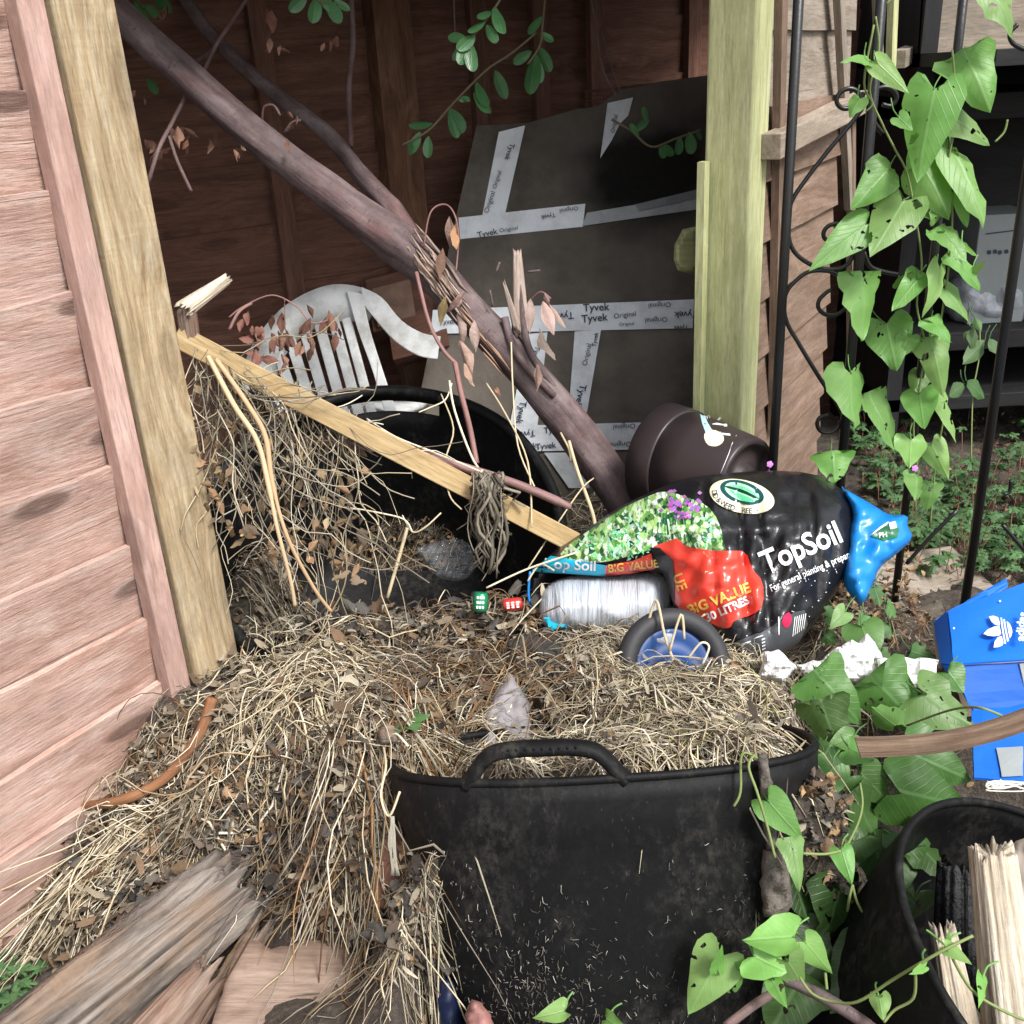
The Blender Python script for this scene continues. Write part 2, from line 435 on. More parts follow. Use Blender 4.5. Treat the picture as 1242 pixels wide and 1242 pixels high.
M = {}
M['pink'] = wood('pink_fence_wood', (.41, .255, .205), (.505, .345, .29), (.59, .45, .395), 3.5, 48, .9, 1.0, .9, (.30, .15, .10), .6, bd=.006, crack=.6, mottle=.4)
M['batten'] = wood('pink_batten_wood', (.38, .24, .195), (.455, .30, .255), (.52, .365, .32), 4.0, 50, .85, .6, .5, (.33, .2, .16), .45)
M['postl'] = wood('tan_post_wood', (.25, .17, .095), (.385, .295, .18), (.49, .41, .29), 5, 75, .9, .9, .4, (.22, .175, .11), .6, bd=.004, crack=.6, mottle=.4)
M['postr'] = wood('green_treated_wood', (.33, .34, .165), (.44, .45, .235), (.52, .54, .32), 1.2, 40, .75, .35, .0, (.27, .29, .12), .5)
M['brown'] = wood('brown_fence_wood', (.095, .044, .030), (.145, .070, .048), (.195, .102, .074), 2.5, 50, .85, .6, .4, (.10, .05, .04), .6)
M['grey'] = wood('weathered_panel_wood', (.19, .155, .12), (.265, .22, .175), (.33, .285, .24), 3.5, 50, .9, .8, .3, (.17, .15, .12), .6)
M['tan'] = wood('brown_panel_wood', (.15, .095, .066), (.215, .145, .105), (.28, .20, .155), 3.5, 50, .9, .8, .3, (.15, .095, .07), .6)
M['yellow'] = wood('yellow_timber', (.29, .195, .09), (.39, .285, .145), (.47, .365, .215), 3, 80, .75, .4, .15, (.38, .25, .11), .4)
M['rot'] = wood('rotten_grey_wood', (.045, .038, .034), (.185, .155, .132), (.36, .32, .285), 4, 110, .95, 1.0, 0, (.30, .20, .13), .6, bd=.008)
M['rotred'] = wood('rotten_red_wood', (.08, .05, .04), (.235, .165, .125), (.38, .31, .26), 4, 100, .95, 1.0, 0, (.22, .11, .075), .6, bd=.006)
M['pale'] = wood('pale_split_wood', (.30, .235, .165), (.56, .48, .37), (.68, .62, .52), 4, 90, .9, .9, 0, (.45, .36, .25), .5, bd=.006)
M['lath'] = wood('lath_wood', (.06, .038, .026), (.165, .11, .075), (.27, .195, .14), 1.2, 110, .9, .8, 0, (.12, .07, .045), .6)
M['flat'] = wood('flat_board_wood', (.17, .115, .085), (.25, .18, .14), (.32, .24, .195), 2, 40, .95, .8, 0, (.17, .12, .09), .7)
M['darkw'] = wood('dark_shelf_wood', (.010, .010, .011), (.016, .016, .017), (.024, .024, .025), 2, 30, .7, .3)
q = NT('purple_bark'); tc = q.attr('tc').outputs['Vector']; col = q.attr('col').outputs['Color']
n1 = q.noise(q.mapped(tc, (14, 30, 30)), 1, 6, .65); n2 = q.noise(q.mapped(tc, (180, 60, 60)), 1, 4, .7); n3 = q.noise(q.mapped(tc, (4, 60, 60)), 1, 4, .6); n4 = q.noise(q.mapped(tc, (5, 9, 9)), 1, 5, .6)
c = q.ramp(n1, [(.3, (.06, .038, .038)), (.5, (.115, .077, .077)), (.68, (.20, .15, .15))])
c = q.mix(q.ramp(n4, [(.5, 0), (.66, .55)]), c, (.19, .165, .16)); c = q.mix(q.ramp(n4, [(.3, .6), (.44, 0)]), c, (.15, .055, .045))
c = q.mix(q.ramp(n2, [(.3, .75), (.40, 0)]), c, (.035, .022, .022)); c = q.mix(1, c, q.ramp(n3, [(.3, .7), (.6, 1.1)]), 'MULTIPLY')
c = q.mix(1, c, col, 'MULTIPLY'); q.base(c); q.set(roughness=.75); q.bump(q.mix(.5, q.mix(.5, n1, n2), n3), .9, .006); M['bark'] = q.m
M['barkin'] = wood('peeled_wood', (.2, .15, .12), (.40, .32, .27), (.55, .47, .42), 3, 120, .9, .9, 0, (.24, .13, .09), .6)
M['bg'] = M['grey']
q = NT('black_rubber'); tc = q.attr('tc').outputs['Vector']; tex = q.n('ShaderNodeTexCoord').outputs['Object']
a = q.noise(q.mapped(tex, (7, 7, 5)), 1, 8, .72); b = q.noise(q.mapped(tex, (90, 90, 60)), 1, 5, .75); e = q.noise(q.mapped(tex, (260, 260, 14)), 1, 3, .6)
sm = q.mix(1, q.ramp(a, [(.47, 0), (.66, 1)]), q.ramp(b, [(.42, 0), (.62, 1)]), 'MULTIPLY')
c = q.mix(q.mix(1, sm, .5, 'MULTIPLY'), (.005, .0052, .0058), (.09, .083, .072)); c = q.mix(q.mix(1, q.ramp(e, [(.66, 0), (.74, 1)]), .22, 'MULTIPLY'), c, (.12, .115, .11))
c = q.mix(q.ramp(a, [(.25, .25), (.45, 0)]), c, (.05, .045, .038))
q.base(c); q.l(q.ramp(a, [(.3, .42), (.6, .7)]), q.p.inputs['Roughness']); q.p.inputs['Specular IOR Level'].default_value = .16; q.bump(q.mix(.5, a, b), .3, .004); M['black'] = q.m
M['black_in'] = plain('black_rubber_inside', (.009, .009, .010), .6, .3, .1, 90, .3, 20)
M['metal'] = plain('black_painted_iron', (.012, .012, .013), .35, .5, .1, 200, .2)
M['chair'] = plain('white_resin', (.66, .68, .68), .5, .4, 0, 0, .06, 10, dirt=(.25, .23, .20), dirt_amt=.7, ds=11)
M['pot'] = plain('brown_plastic', (.034, .025, .026), .38, .45, .05, 100, .12, 12)
M['board'] = plain('grey_sheathing', (.125, .108, .09), .85, .3, .5, 70, .3, 9, dirt=(.04, .036, .03), dirt_amt=.6, ds=6)
M['tape'] = plain('white_tape', (.80, .84, .88), .42, .5, .12, 60, .06, 20, dirt=(.42, .42, .42), dirt_amt=.5, ds=16)
M['ink'] = plain('blue_black_print', (.035, .045, .08), .6, .3)
M['bagk'] = plain('black_bag_film', (.008, .008, .010), .3, .5, .25, 28, 0, bd=.012, detail=5)
M['bagblue'] = plain('blue_bag_film', (.008, .20, .58), .3, .5, .12, 40, .1, 9, bd=.006, detail=4)
M['cyan'] = plain('cyan_bag_film', (.01, .42, .62), .25, .5, .2, 18, .1)
M['red'] = plain('red_bag_film', (.72, .055, .035), .25, .5, .3, 16, .08, bd=.015, detail=3)
M['white'] = plain('white_print', (.82, .82, .82), .35)
M['yel'] = plain('yellow_print', (.80, .52, .10), .35)
M['cream'] = plain('cream_print', (.76, .72, .50), .35)
M['green_p'] = plain('green_print', (.10, .52, .26), .35)
M['dkgreen'] = plain('dark_green_print', (.01, .12, .05), .35)
M['greyp'] = plain('grey_print', (.065, .07, .078), .3)
M['pinkp'] = plain('crimson_print', (.55, .02, .08), .35)
M['bluebox'] = plain('blue_card', (.006, .135, .60), .55, .35, .05, 30, .08, 8)
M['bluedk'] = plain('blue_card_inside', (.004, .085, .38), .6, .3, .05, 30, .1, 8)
M['card'] = plain('brown_cardboard', (.30, .22, .155), .9, .2, .2, 120, .12)
M['cardgrey'] = plain('grey_cardboard', (.40, .345, .29), .9, .2, .2, 120, .08)
M['boxw'] = plain('pale_carton', (.26, .285, .29), .7, .3, .05, 50, .08)
M['poly'] = plain('white_polystyrene', (.80, .80, .80), .8, .2, .3, 140, .04, dirt=(.5, .48, .44), dirt_amt=.5, ds=20)
M['tyre'] = plain('black_tyre_foam', (.028, .028, .031), .6, .4, .1, 150, .2)
M['hub'] = plain('blue_plastic', (.004, .045, .18), .5, .5)
M['felt'] = plain('dark_felt', (.055, .052, .05), .95, .1, 1.0, 90, .5, 25, bd=.01)
M['slate'] = plain('lilac_grey_card', (.26, .245, .255), .85, .2, .5, 40, .2, 12, dirt=(.1, .09, .085), dirt_amt=.6)
M['straw'] = plain('dry_straw', (1, 1, 1), .75, .25, 0, 0, .15, 40)
M['dead'] = plain('dead_leaf', (1, 1, 1), .9, .15, .6, 120, .35, 40, bd=.004)
M['stem'] = plain('vine_stem', (1, 1, 1), .6, .3, 0, 0, .15, 30)
M['navy'] = plain('navy_plastic', (.008, .014, .045), .4)
M['char'] = plain('charred_wood', (.012, .012, .014), .6, .5, 1.0, 60, .5, 30, bd=.01)
M['rust'] = wood('rusty_stick', (.15, .062, .025), (.27, .125, .06), (.36, .2, .11), 4, 40, .8, .5)
M['pinkstick'] = wood('purple_stick', (.17, .09, .085), (.25, .145, .14), (.33, .22, .2), 4, 60, .75, .5)
M['brickm'] = plain('dusty_brick', (.24, .155, .115), .95, .1, .5, 60, .3, 30)
M['meshm'] = plain('rusty_mesh', (.14, .06, .04), .8)
M['shade_board'] = wood('shade_board_wood', (.10, .06, .045), (.14, .085, .06), (.18, .115, .085), 2, 40, .9)
M['canred'] = plain('red_can', (.62, .05, .04), .3, .5, metallic=.3)
M['cangreen'] = plain('green_can', (.02, .25, .11), .3, .5, metallic=.3)
M['flower'] = plain('lilac_petal', (.45, .16, .50), .6)
M['fruit'] = plain('pink_plastic_bag', (.30, .14, .125), .6, dirt=(.1, .08, .07), dirt_amt=.7, ds=30)
M['bind'] = leafmat('bindweed_leaf', (.13, .285, .075), (.18, .355, .11), (.25, .42, .17), 1, .42, .3)
M['bind2'] = leafmat('low_bindweed_leaf', (.09, .20, .055), (.125, .26, .08), (.19, .34, .15), 1, .42, .28)
M['laurel'] = leafmat('laurel_leaf', (.05, .15, .055), (.08, .21, .08), (.16, .28, .12), 0, .3, .25)
M['cover'] = leafmat('groundcover_leaf', (.06, .14, .05), (.10, .20, .075), (.15, .25, .12), 0, .55, .25)
M['film'] = sheer('clear_wrap', (.60, .65, .72), .92, .14, .9, (90, 45, 20), .012)
M['bagfilm'] = sheer('cloudy_bag_film', (.42, .45, .50), .86, .3, 1.0, (30, 30, 10), .012)
M['tray'] = sheer('clear_tray', (.30, .32, .34), .2, .06, .8, (25, 200, 25), .01)
# printed picture of herbs on the bag
q = NT('herb_print'); tc = q.attr('tc').outputs['Vector']
vo = q.n('ShaderNodeTexVoronoi'); vo.inputs['Scale'].default_value = 1; q.l(q.mapped(tc, (170, 150, 1)), vo.inputs['Vector'])
sp = q.n('ShaderNodeSeparateColor'); q.l(vo.outputs['Color'], sp.inputs[0])
c = q.ramp(sp.outputs[0], [(.05, (.01, .05, .02)), (.3, (.10, .30, .06)), (.55, (.35, .55, .18)), (.8, (.55, .72, .48)), (.95, (.72, .8, .7))])
nn = q.noise(q.mapped(tc, (160, 90, 1)), 1, 4, .7); c = q.mix(q.ramp(nn, [(.38, 1.0), (.52, 0)]), c, (.015, .06, .03))
c = q.mix(1, c, q.attr('col').outputs['Color'], 'MULTIPLY')
q.base(c); q.set(roughness=.25); M['herb'] = q.m
# soil
q = NT('compost_soil'); tex = q.n('ShaderNodeTexCoord').outputs['Object']
n1 = q.noise(tex, 22, 8, .7); n2 = q.noise(tex, 130, 5, .7)
c = q.ramp(n1, [(.3, (.028, .022, .018)), (.5, (.07, .056, .044)), (.7, (.14, .115, .09))])
c = q.mix(q.ramp(n2, [(.5, 0), (.72, .7)]), c, (.19, .15, .11))
c = q.mix(1, c, q.attr('col').outputs['Color'], 'MULTIPLY')
q.base(c); q.set(roughness=.95); q.bump(q.mix(.5, n1, n2), 1.0, .02); M['soil'] = q.m
M['stemgrey'] = plain('grey_withered_stem', (.15, .13, .115), .95, .1, 1.0, 70, .45, 50, dirt=(.05, .045, .04), dirt_amt=.6, ds=40, bd=.008)
# ---------------------------------------------------------------- ground and heap
CP = [(0,1160,.0),(60,1242,.0),(250,1242,.03),(450,1242,.04),(150,1100,.09),(300,1100,.15),(420,1100,.14),(80,1010,.10),(30,1080,.03),
 (250,950,.25),(400,950,.28),(460,1000,.24),(478,930,.38),(462,905,.43),(448,945,.38),(505,917,.43),(545,927,.43),(235,850,.25),(300,850,.31),(370,830,.34),(450,850,.34),(300,700,.27),(450,740,.29),(600,740,.29),(500,660,.25),
 (350,600,.22),(700,640,.24),(620,600,.2),(560,860,.36),(700,830,.375),(850,850,.375),(950,860,.36),(740,932,.42),(600,930,.41),(900,922,.41),(900,790,.32),(1000,790,.26),
 (700,760,.32),(1050,760,.22),(1100,700,.13),(1150,640,.07),(1230,700,.10),(1000,600,.08),(1200,500,.05),(1000,950,.12),(1050,1100,.03),(1200,1100,.0),
 (1150,800,.17),(1230,830,.17),(480,1180,.05),(520,1242,.02),(420,550,.15),(900,520,.10),(650,560,.18),(520,1050,.12),(200,1040,.16),(160,960,.2)]
cp = []
for x, y, z in CP:
    p = onz(x, y, z); cp.append((p.x, p.y, z))
cp += [(-1.5,.5,0),(1.5,.5,0),(-1.5,2.5,.05),(1.6,2.5,.04),(0,3.2,.05),(1,3.2,.05),(0,.35,.03),(-.6,.5,0),(.5,.5,0),(-.5,2.2,.1),(0,2.4,.1),(1.5,1.5,.03),(.9,.8,0)]
cpa = np.array(cp)
X0, X1, Y0, Y1, DS = -1.6, 1.8, .25, 3.3, .0125
gx = np.arange(X0, X1, DS); gy = np.arange(Y0, Y1, DS)
GX, GY = np.meshgrid(gx, gy)
num = np.zeros_like(GX); den = np.zeros_like(GX)
for a, b, z in cpa:
    w = 1/(((GX-a)**2+(GY-b)**2)+.0012)**1.9
    num += w*z; den += w
H = num/den
def clamp01(a): return np.clip(a, 0, 1)
U = clamp01((GY-1.44)/.26)*clamp01((.30-np.abs(GX+.19))/.07)*clamp01((2.0-GY)/.08)
H *= 1-.8*U*U*(3-2*U)
LIM = .02+clamp01(GY-.765)*7
H = np.where((GX > -.13) & (GX < .33) & (GY < .84), np.minimum(H, LIM), H)
H = np.maximum(H, np.where(np.abs(GX+.16)+np.abs(GY-.98) < .3, .445-(((GX+.165)/.11)**2+((GY-.99)/.13)**2)*.2, 0))
LIM2 = .05+np.clip(GY-.98, 0, 9)*.75
H = np.where(GX >= .33, np.minimum(H, LIM2+np.clip(.36-GX, 0, 1)*8), H)
for j in range(H.shape[0]):
    for i in range(H.shape[1]):
        x, y = gx[i], gy[j]
        k = min(1, .25+max(0, H[j, i])*4)
        H[j, i] += k*(.020*mn.noise((x*9, y*9, 1))+.013*mn.noise((x*22, y*22, 4))+.008*mn.noise((x*52, y*52, 7)))
def hh(x, y):
    i = min(max((x-X0)/DS, 0), len(gx)-1.001); j = min(max((y-Y0)/DS, 0), len(gy)-1.001)
    a, b = int(i), int(j); u, v = i-a, j-b
    return (H[b, a]*(1-u)+H[b, a+1]*u)*(1-v)+(H[b+1, a]*(1-u)+H[b+1, a+1]*u)*v
def hit(px, py, off=0):
    q = ray(px, py); d = .75; st = .012
    while d < 4.5:
        p = CAM+q*d
        if p.z < hh(p.x, p.y)+off: return p
        d += st
    return CAM+q*d

mb = MB(); nx, ny = len(gx), len(gy)
vs = [(gx[i], gy[j], H[j, i]) for j in range(ny) for i in range(nx)]
fs = [(j*nx+i, j*nx+i+1, (j+1)*nx+i+1, (j+1)*nx+i) for j in range(ny-1) for i in range(nx-1)]
mb.add(vs, fs)
mb.build('soil_mound', M['soil'], kind='structure', label='dark crumbly compost and soil heaped over the ground', cat='soil')
g = MB(); g.quad([(-40, -40, -.03), (40, -40, -.03), (40, 40, -.03), (-40, 40, -.03)], n=8)
g.build('ground', M['soil'], kind='structure', label='bare dark garden soil', cat='ground')

# ---------------------------------------------------------------- fences and posts
def fence_frame(pt, deg):
    a = R(deg); return Vector(pt), Vector((math.sin(a), math.cos(a), 0)), Vector((math.cos(a), -math.sin(a), 0))
def lap_boards(mb, o, d, n, t0, t1, z0, z1, bh, seed=0, seg=.06, wavy=.007, tilt=.014, th=.011, tint=.1, lip=False):
    """overlapping feather-edge boards with wavy lower edges"""
    z = z0; k = 0
    while z < z1:
        h = bh*(1+.12*mn.noise((k*3.7, seed, 1))); N = int((t1-t0)/seg)
        vs = []; fs = []; tc = []; to = (seed*3+k*7.3, k*1.37, 0)
        for i in range(N+1):
            t = t0+(t1-t0)*i/N
            e = wavy*(mn.noise((t*3+k*5, seed, k))+.5*mn.noise((t*9, k*3, seed)))
            sec = ((z-h*.1, .0), (z+h+e, tilt), (z+h+e, tilt-th), (z-h*.1, -th)) if lip else ((z+e, tilt), (z+h*1.12, .0), (z+h*1.12, -th), (z+e, tilt-th))
            for (zz, oo) in sec:
                p = o+d*t+n*oo; vs.append((p.x, p.y, zz)); tc.append((t+to[0], zz+to[1], oo))
        for i in range(N):
            for q in range(4):
                q2 = (q+1) % 4; fs.append((i*4+q, i*4+q2, (i+1)*4+q2, (i+1)*4+q))
        fs.append((3, 2, 1, 0)); e = N*4; fs.append((e, e+1, e+2, e+3))
        c = 1+tint*mn.noise((k*9.1, seed, 5)); mb.add(vs, fs, tc, (c, c*(1+.05*mn.noise((k*4, 2, seed))), c))
        z += h; k += 1

fo, fd, fn_ = fence_frame((-.453, 1.48, 0), 35)
fl = thing('board_fence', fo+fd*-.3, 'pink brown overlapping board fence panel at the left edge, beside the tan post', 'fence')
mb = MB(); lap_boards(mb, fo, fd, fn_, -2.6, -.13, -.085, 2.0, .118, 3, wavy=.009, tilt=.019, th=.012, lip=True, tint=.22); mb.build('boards', M['pink'], fl, smooth=False)
mb = MB(); c = fo+fd*-.176+fn_*.026; mb.box((c.x, c.y, 1.0), fd*.036, fn_*.028, (0, 0, 2.1)); mb.build('batten', M['batten'], fl, smooth=False, bevel=.002)
p = fo+fd*-.106+fn_*.004
po = thing('fence_post', (p.x, p.y, 0), 'tan square timber post standing against the pink fence', 'post')
mb = MB(); mb.plank((p.x, p.y, -.1), (p.x, p.y, 1.42), fd, .088, .076, 40, .0012, 3); mb.build('post_timber', M['postl'], po, smooth=False, bevel=.003)

# back fence in the shade of the added board
bo, bd_, bn = fence_frame((-.82, 2.03, 0), 61)
fb = thing('board_fence', bo+bd_*.8, 'dark reddish brown board fence at the back, in deep shade', 'fence')
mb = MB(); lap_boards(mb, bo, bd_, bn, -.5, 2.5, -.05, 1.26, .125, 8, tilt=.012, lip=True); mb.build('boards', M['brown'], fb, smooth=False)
def backpt(px, py, off=0):
    return onpl(px, py, bo+bn*off, bn)
for px in (347, 580, 652, 718, 832):
    q = backpt(px, 150 if px > 400 else 300); mb = MB(); c = q+bn*.02
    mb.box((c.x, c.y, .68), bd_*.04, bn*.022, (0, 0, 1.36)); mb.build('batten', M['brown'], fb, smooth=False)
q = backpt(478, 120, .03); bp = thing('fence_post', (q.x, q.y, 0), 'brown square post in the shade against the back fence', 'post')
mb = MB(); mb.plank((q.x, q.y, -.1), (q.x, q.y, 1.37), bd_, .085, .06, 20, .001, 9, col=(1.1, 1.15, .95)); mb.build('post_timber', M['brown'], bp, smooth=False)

# right post
ra = R(32); rd = Vector((math.sin(ra), math.cos(ra), 0)); rn = Vector((math.cos(ra), -math.sin(ra), 0))
A = ony(861, 150, 1.75); B = ony(945, 150, 1.75)
pc = Vector(((A.x+B.x)/2, 1.80, 0))
pr = thing('fence_post', (pc.x, pc.y, 0), 'pale green treated square timber post beside the iron trellis', 'post')
xd = Vector((math.cos(R(14)), -math.sin(R(14)), 0)); xd = Vector((math.cos(R(-33)), math.sin(R(-33)), 0))
yd = Vector((-xd.y, xd.x, 0))
mb = MB(); mb.plank((pc.x, pc.y, -.05), (pc.x, pc.y, 1.42), xd, .082, .082, 40, .0008, 12); mb.build('post_timber', M['postr'], pr, smooth=False, bevel=.004)
mb = MB()
for (x, y0, y1, w) in ((871, 195, 505, 2.2), (858, 300, 560, 1.8)):
    pts = [ony(x+2*mn.noise((yy*.02, x, 0)), yy, 1.80) for yy in range(y0, y1, 20)]
    pts = [p_-yd*.0 for p_ in pts]
mb = MB(); mb.plank(ony(847, 520, 1.77), ony(853, 196, 1.77), xd, .0135, .022, 24, .001, 5)
mb.build('timber_strip', M['postr'], None, smooth=False, label='thin split timber strip standing upright against the left side of the green post', cat='wood strip')
mb = MB(); pillow(mb, [(818,297),(828,278),(846,274),(850,325),(838,332),(822,328),(817,315)], lambda x, y: 1.86+(x-820)*.001, .02, .05, 7, 4, seed=3)
mb.build('timber_block', M['postr'], None, smooth=False, label='short cut block of green timber wedged behind the green post', cat='wood block')

# right fence panel
ro = Vector((pc.x+.045, pc.y+.02, 0))
def rpt(px, py, off=0): return onpl(px, py, ro+rn*off, rn)
fr = thing('timber_wall', ro+rd*.3, 'weathered grey and brown timber panel running back behind the iron trellis', 'fence')
mb = MB(); lap_boards(mb, ro, rd, rn, .0, .52, -.05, .93, .105, 31, .05, .004, .012); mb.build('lower_boards', M['tan'], fr, smooth=False)
mb = MB(); lap_boards(mb, ro+rn*-.012, rd, rn, -.02, .62, .93, 2.0, .21, 37, .05, .003, .010); mb.build('upper_boards', M['grey'], fr, smooth=False)
mb = MB()
mb.plank(rpt(935, 178, .03), rpt(1048, 122, .03), (0, 0, 1), .042, .034, 12, .002, 4, col=(1.15, 1.12, 1.1)); mb.build('rail', M['grey'], fr, smooth=False, bevel=.002)
mb = MB(); mb.plank(rpt(1090, 72, .03), rpt(1146, 44, .03), (0, 0, 1), .038, .03, 8, .002, 5, col=(1.1, 1.1, 1.1)); mb.build('rail', M['grey'], fr, smooth=False)
for (xa, ya, xb, yb, w, mt) in ((1016, -30, 1030, 250, .032, 'grey'), (1032, 130, 1032, 480, .03, 'tan'), (948, -30, 938, 520, .03, 'tan'), (1085, -40, 1080, 90, .05, 'postr'), (1062, -40, 1066, 70, .03, 'grey')):
    mb = MB(); mb.plank(rpt(xb, yb, .018), rpt(xa, ya, .018), rd, w, .014, 10, .0015, xa); mb.build('batten', M[mt], fr, smooth=False)

# unseen board added over the bay so that its shade darkens the back
ry = [(-1.6, 1.40), (.30, 1.66), (.36, 1.86), (1.0, 3.4), (-1.6, 3.4)]
mb = MB()
mb.add([(x, y, 1.375) for x, y in ry]+[(x, y, 1.40) for x, y in ry], [(4, 3, 2, 1, 0), (5, 6, 7, 8, 9), (0, 1, 6, 5), (1, 2, 7, 6), (2, 3, 8, 7), (3, 4, 9, 8), (4, 0, 5, 9)])
mb.build('bay_shade_board', M['shade_board'], None, smooth=False, label='flat board out of view, added above the posts to shade the bay', cat='shade_board')

# ---------------------------------------------------------------- rear shelf with carton and bag
def sh(px, py, Y): return ony(px, py, Y)
sb = sh(1160, 420, 2.75)
su = thing('garden_shelf', (sb.x, 2.75, 0), 'dark timber shelf unit in the shade at the right, behind the vine', 'shelf')
mb = MB()
xL = sh(1075, 300, 2.7).x; xR = xL+1.5
zs = sh(1180, 400, 2.6).z; zt = sh(1180, 130, 2.6).z
for z, th in ((zs-.03, .05), (zt, .06), (zs-.2, .04)):
    mb.box(((xL+xR)/2, 2.85, z), (xR-xL, 0, 0), (0, .5, 0), (0, 0, th))
mb.build('shelf_board', M['darkw'], su, smooth=False, bevel=.003)
mb = MB(); mb.box(((xL+xR)/2, 3.12, .6), (xR-xL, 0, 0), (0, .03, 0), (0, 0, 1.3)); mb.build('back_board', M['darkw'], su, smooth=False)
mb = MB(); mb.box((xL+.02, 2.85, .6), (.04, 0, 0), (0, .5, 0), (0, 0, 1.3)); mb.build('side_board', M['darkw'], su, smooth=False)
ztop = sh(1180, 75, 2.6).z
mb = MB()
lap_boards(mb, Vector((xL, 2.62, 0)), Vector((1, 0, 0)), Vector((0, -1, 0)), 0, 1.5, ztop, 2.0, .16, 41, .06); mb.build('front_board', M['grey'], su, smooth=False)
mb = MB(); mb.box(((xL+xR)/2, 2.66, ztop+.01), (xR-xL, 0, 0), (0, .9, 0), (0, 0, .03)); mb.build('shade_top_board', M['darkw'], su, smooth=False)  # top extended forward on purpose, to block light from the shelves below
# carton
cY = 2.66; a = sh(1192, 262, cY); b = sh(1262, 262, cY); zb = zs-.004
ct = thing('carton', (a.x+.06, cY, zb), 'pale grey white carton with a small symbol row, on the dark shelf', 'box')
w = (b.x-a.x); h = a.z-zb
mb = MB(); mb.box((a.x+w/2, cY+.09, zb+h/2), (w, .0, 0), (0, .16, 0), (0, 0, h)); mb.build('carton_body', M['boxw'], ct, smooth=False, bevel=.003)
mb = MB(); fnc = lambda x, y: ony(x, y, cY+.0075)
for k, (x, y) in enumerate(((1200, 306), (1207, 305), (1213, 306), (1221, 305))):
    mb.sheet(smooth_poly([(x-2.3, y-2.5), (x+2.3, y-2.5), (x+2.3, y+2.5), (x-2.3, y+2.5)], 1), fnc, 5)
mb.sheet([(1196, 283), (1236, 278), (1236, 279.5), (1196, 284.5)], fnc, 20)
mb.build('symbol_row', M['ink'], ct, smooth=False)
# cloudy bag
pb = [(1146,352),(1156,334),(1172,328),(1186,326),(1200,330),(1216,326),(1236,328),(1262,330),(1268,380),(1250,395),(1200,396),(1160,394),(1148,382)]
mb = MB(); pillow(mb, smooth_poly(pb, 1), lambda x, y: 2.80-(400-y)*.0004, .10, .06, 40, 5, .03, .035, 2)
mb.build('plastic_bag', M['bagfilm'], None, merge=.0005, label='cloudy clear plastic bag lying on the dark shelf in front of the carton', cat='bag')

# ---------------------------------------------------------------- iron trellis
TY = 1.55
tb = ony(1025, 540, TY)
tr = thing('iron_trellis', (tb.x, TY, 0), 'black iron garden trellis with upright bars and scrolls', 'trellis')
for x, r in ((.437, .0075), (.552, .008), (.667, .0065), (.793, .008)):
    mb = MB(); mb.tube([(x, TY, .02), (x, TY, 1.6)], r, 10); mb.build('upright_bar', M['metal'], tr)
for z_ in (1.5, .12): mb = MB(); mb.tube([(.437, TY, z_), (.793, TY, z_)], .006, 8); mb.build('cross_bar', M['metal'], tr)
zz = lambda P: [(822+x/2.957, y/2.957) for x, y in P]
z6 = lambda P: [(822+x/2.957, 410+y/2.957) for x, y in P]
SCR = [zz([(640,370),(655,350),(640,325),(610,318),(580,335),(570,365),(590,388),(625,385),(655,360),(668,330)]),
 zz([(672,375),(620,445),(540,540),(470,630),(415,710),(398,770),(398,850),(420,905),(470,945),(530,965),(585,962),(620,935),(632,895)]),
 zz([(588,992),(540,972),(470,975),(415,1015),(388,1055),(382,1110),(395,1165),(430,1225)])+z6([(470,80),(520,160),(570,230),(598,290)]),
 zz([(605,1105),(570,1128),(530,1128),(505,1105),(508,1075),(535,1048),(550,1040)]),
 zz([(575,803),(545,808),(525,828),(525,852),(545,868)]),
 z6([(540,275),(510,285),(500,310),(515,335),(550,338),(575,318),(580,298)]),
 zz([(672,375),(700,330),(740,312),(775,325),(785,355),(765,380),(735,375)]),
 zz([(668,905),(690,955),(740,975),(790,985)]), zz([(690,380),(700,430),(735,480)]),
 [(1242,60),(1228,52),(1225,40),(1234,30)],
 z6([(1000,620),(900,720),(820,810)]), z6([(1165,670),(1242,760)]), z6([(1195,510),(1190,550),(1170,560)])]
for s_ in SCR:
    mb = MB(); mb.tube(smooth_path([ony(x, y, TY+.006) for x, y in s_], 5), .0034, 8); mb.build('scroll', M['metal'], tr)

# ---------------------------------------------------------------- taped sheathing board
bn2 = Vector((.03, -.961, .275)).normalized(); bpt = Vector((.05, 2.09, .22))
def bp_(x, y, off=0): return onpl(x, y, bpt+bn2*off, bn2)
bb = bp_(680, 560)
sbd = thing('sheathing_board', bb, 'grey sheathing board taped with white printed strips, leaning at the back', 'board')
BO = [(578,153),(606,152),(640,150),(700,133),(725,130),(748,112),(800,100),(905,86),(905,340),(868,620),(640,640),(480,628),(497,540),(515,452),(545,300)]
v2, fsb = clip2d(BO, 9); vs = []; cl = []
for x, y in v2:
    vs.append(bp_(x, y, 0)); 
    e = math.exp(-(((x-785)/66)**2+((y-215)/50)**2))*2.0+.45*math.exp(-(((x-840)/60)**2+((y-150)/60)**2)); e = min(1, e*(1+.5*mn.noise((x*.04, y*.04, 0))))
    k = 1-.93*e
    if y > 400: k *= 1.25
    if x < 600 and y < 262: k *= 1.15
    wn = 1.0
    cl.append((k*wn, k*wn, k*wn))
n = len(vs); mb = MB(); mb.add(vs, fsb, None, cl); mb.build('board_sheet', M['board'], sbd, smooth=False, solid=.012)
twr = lambda x, y: .0022*mn.noise((x*.05, y*.05, 0))+.0015*abs(mn.noise((x*.11+y*.07, y*.02, 3)))
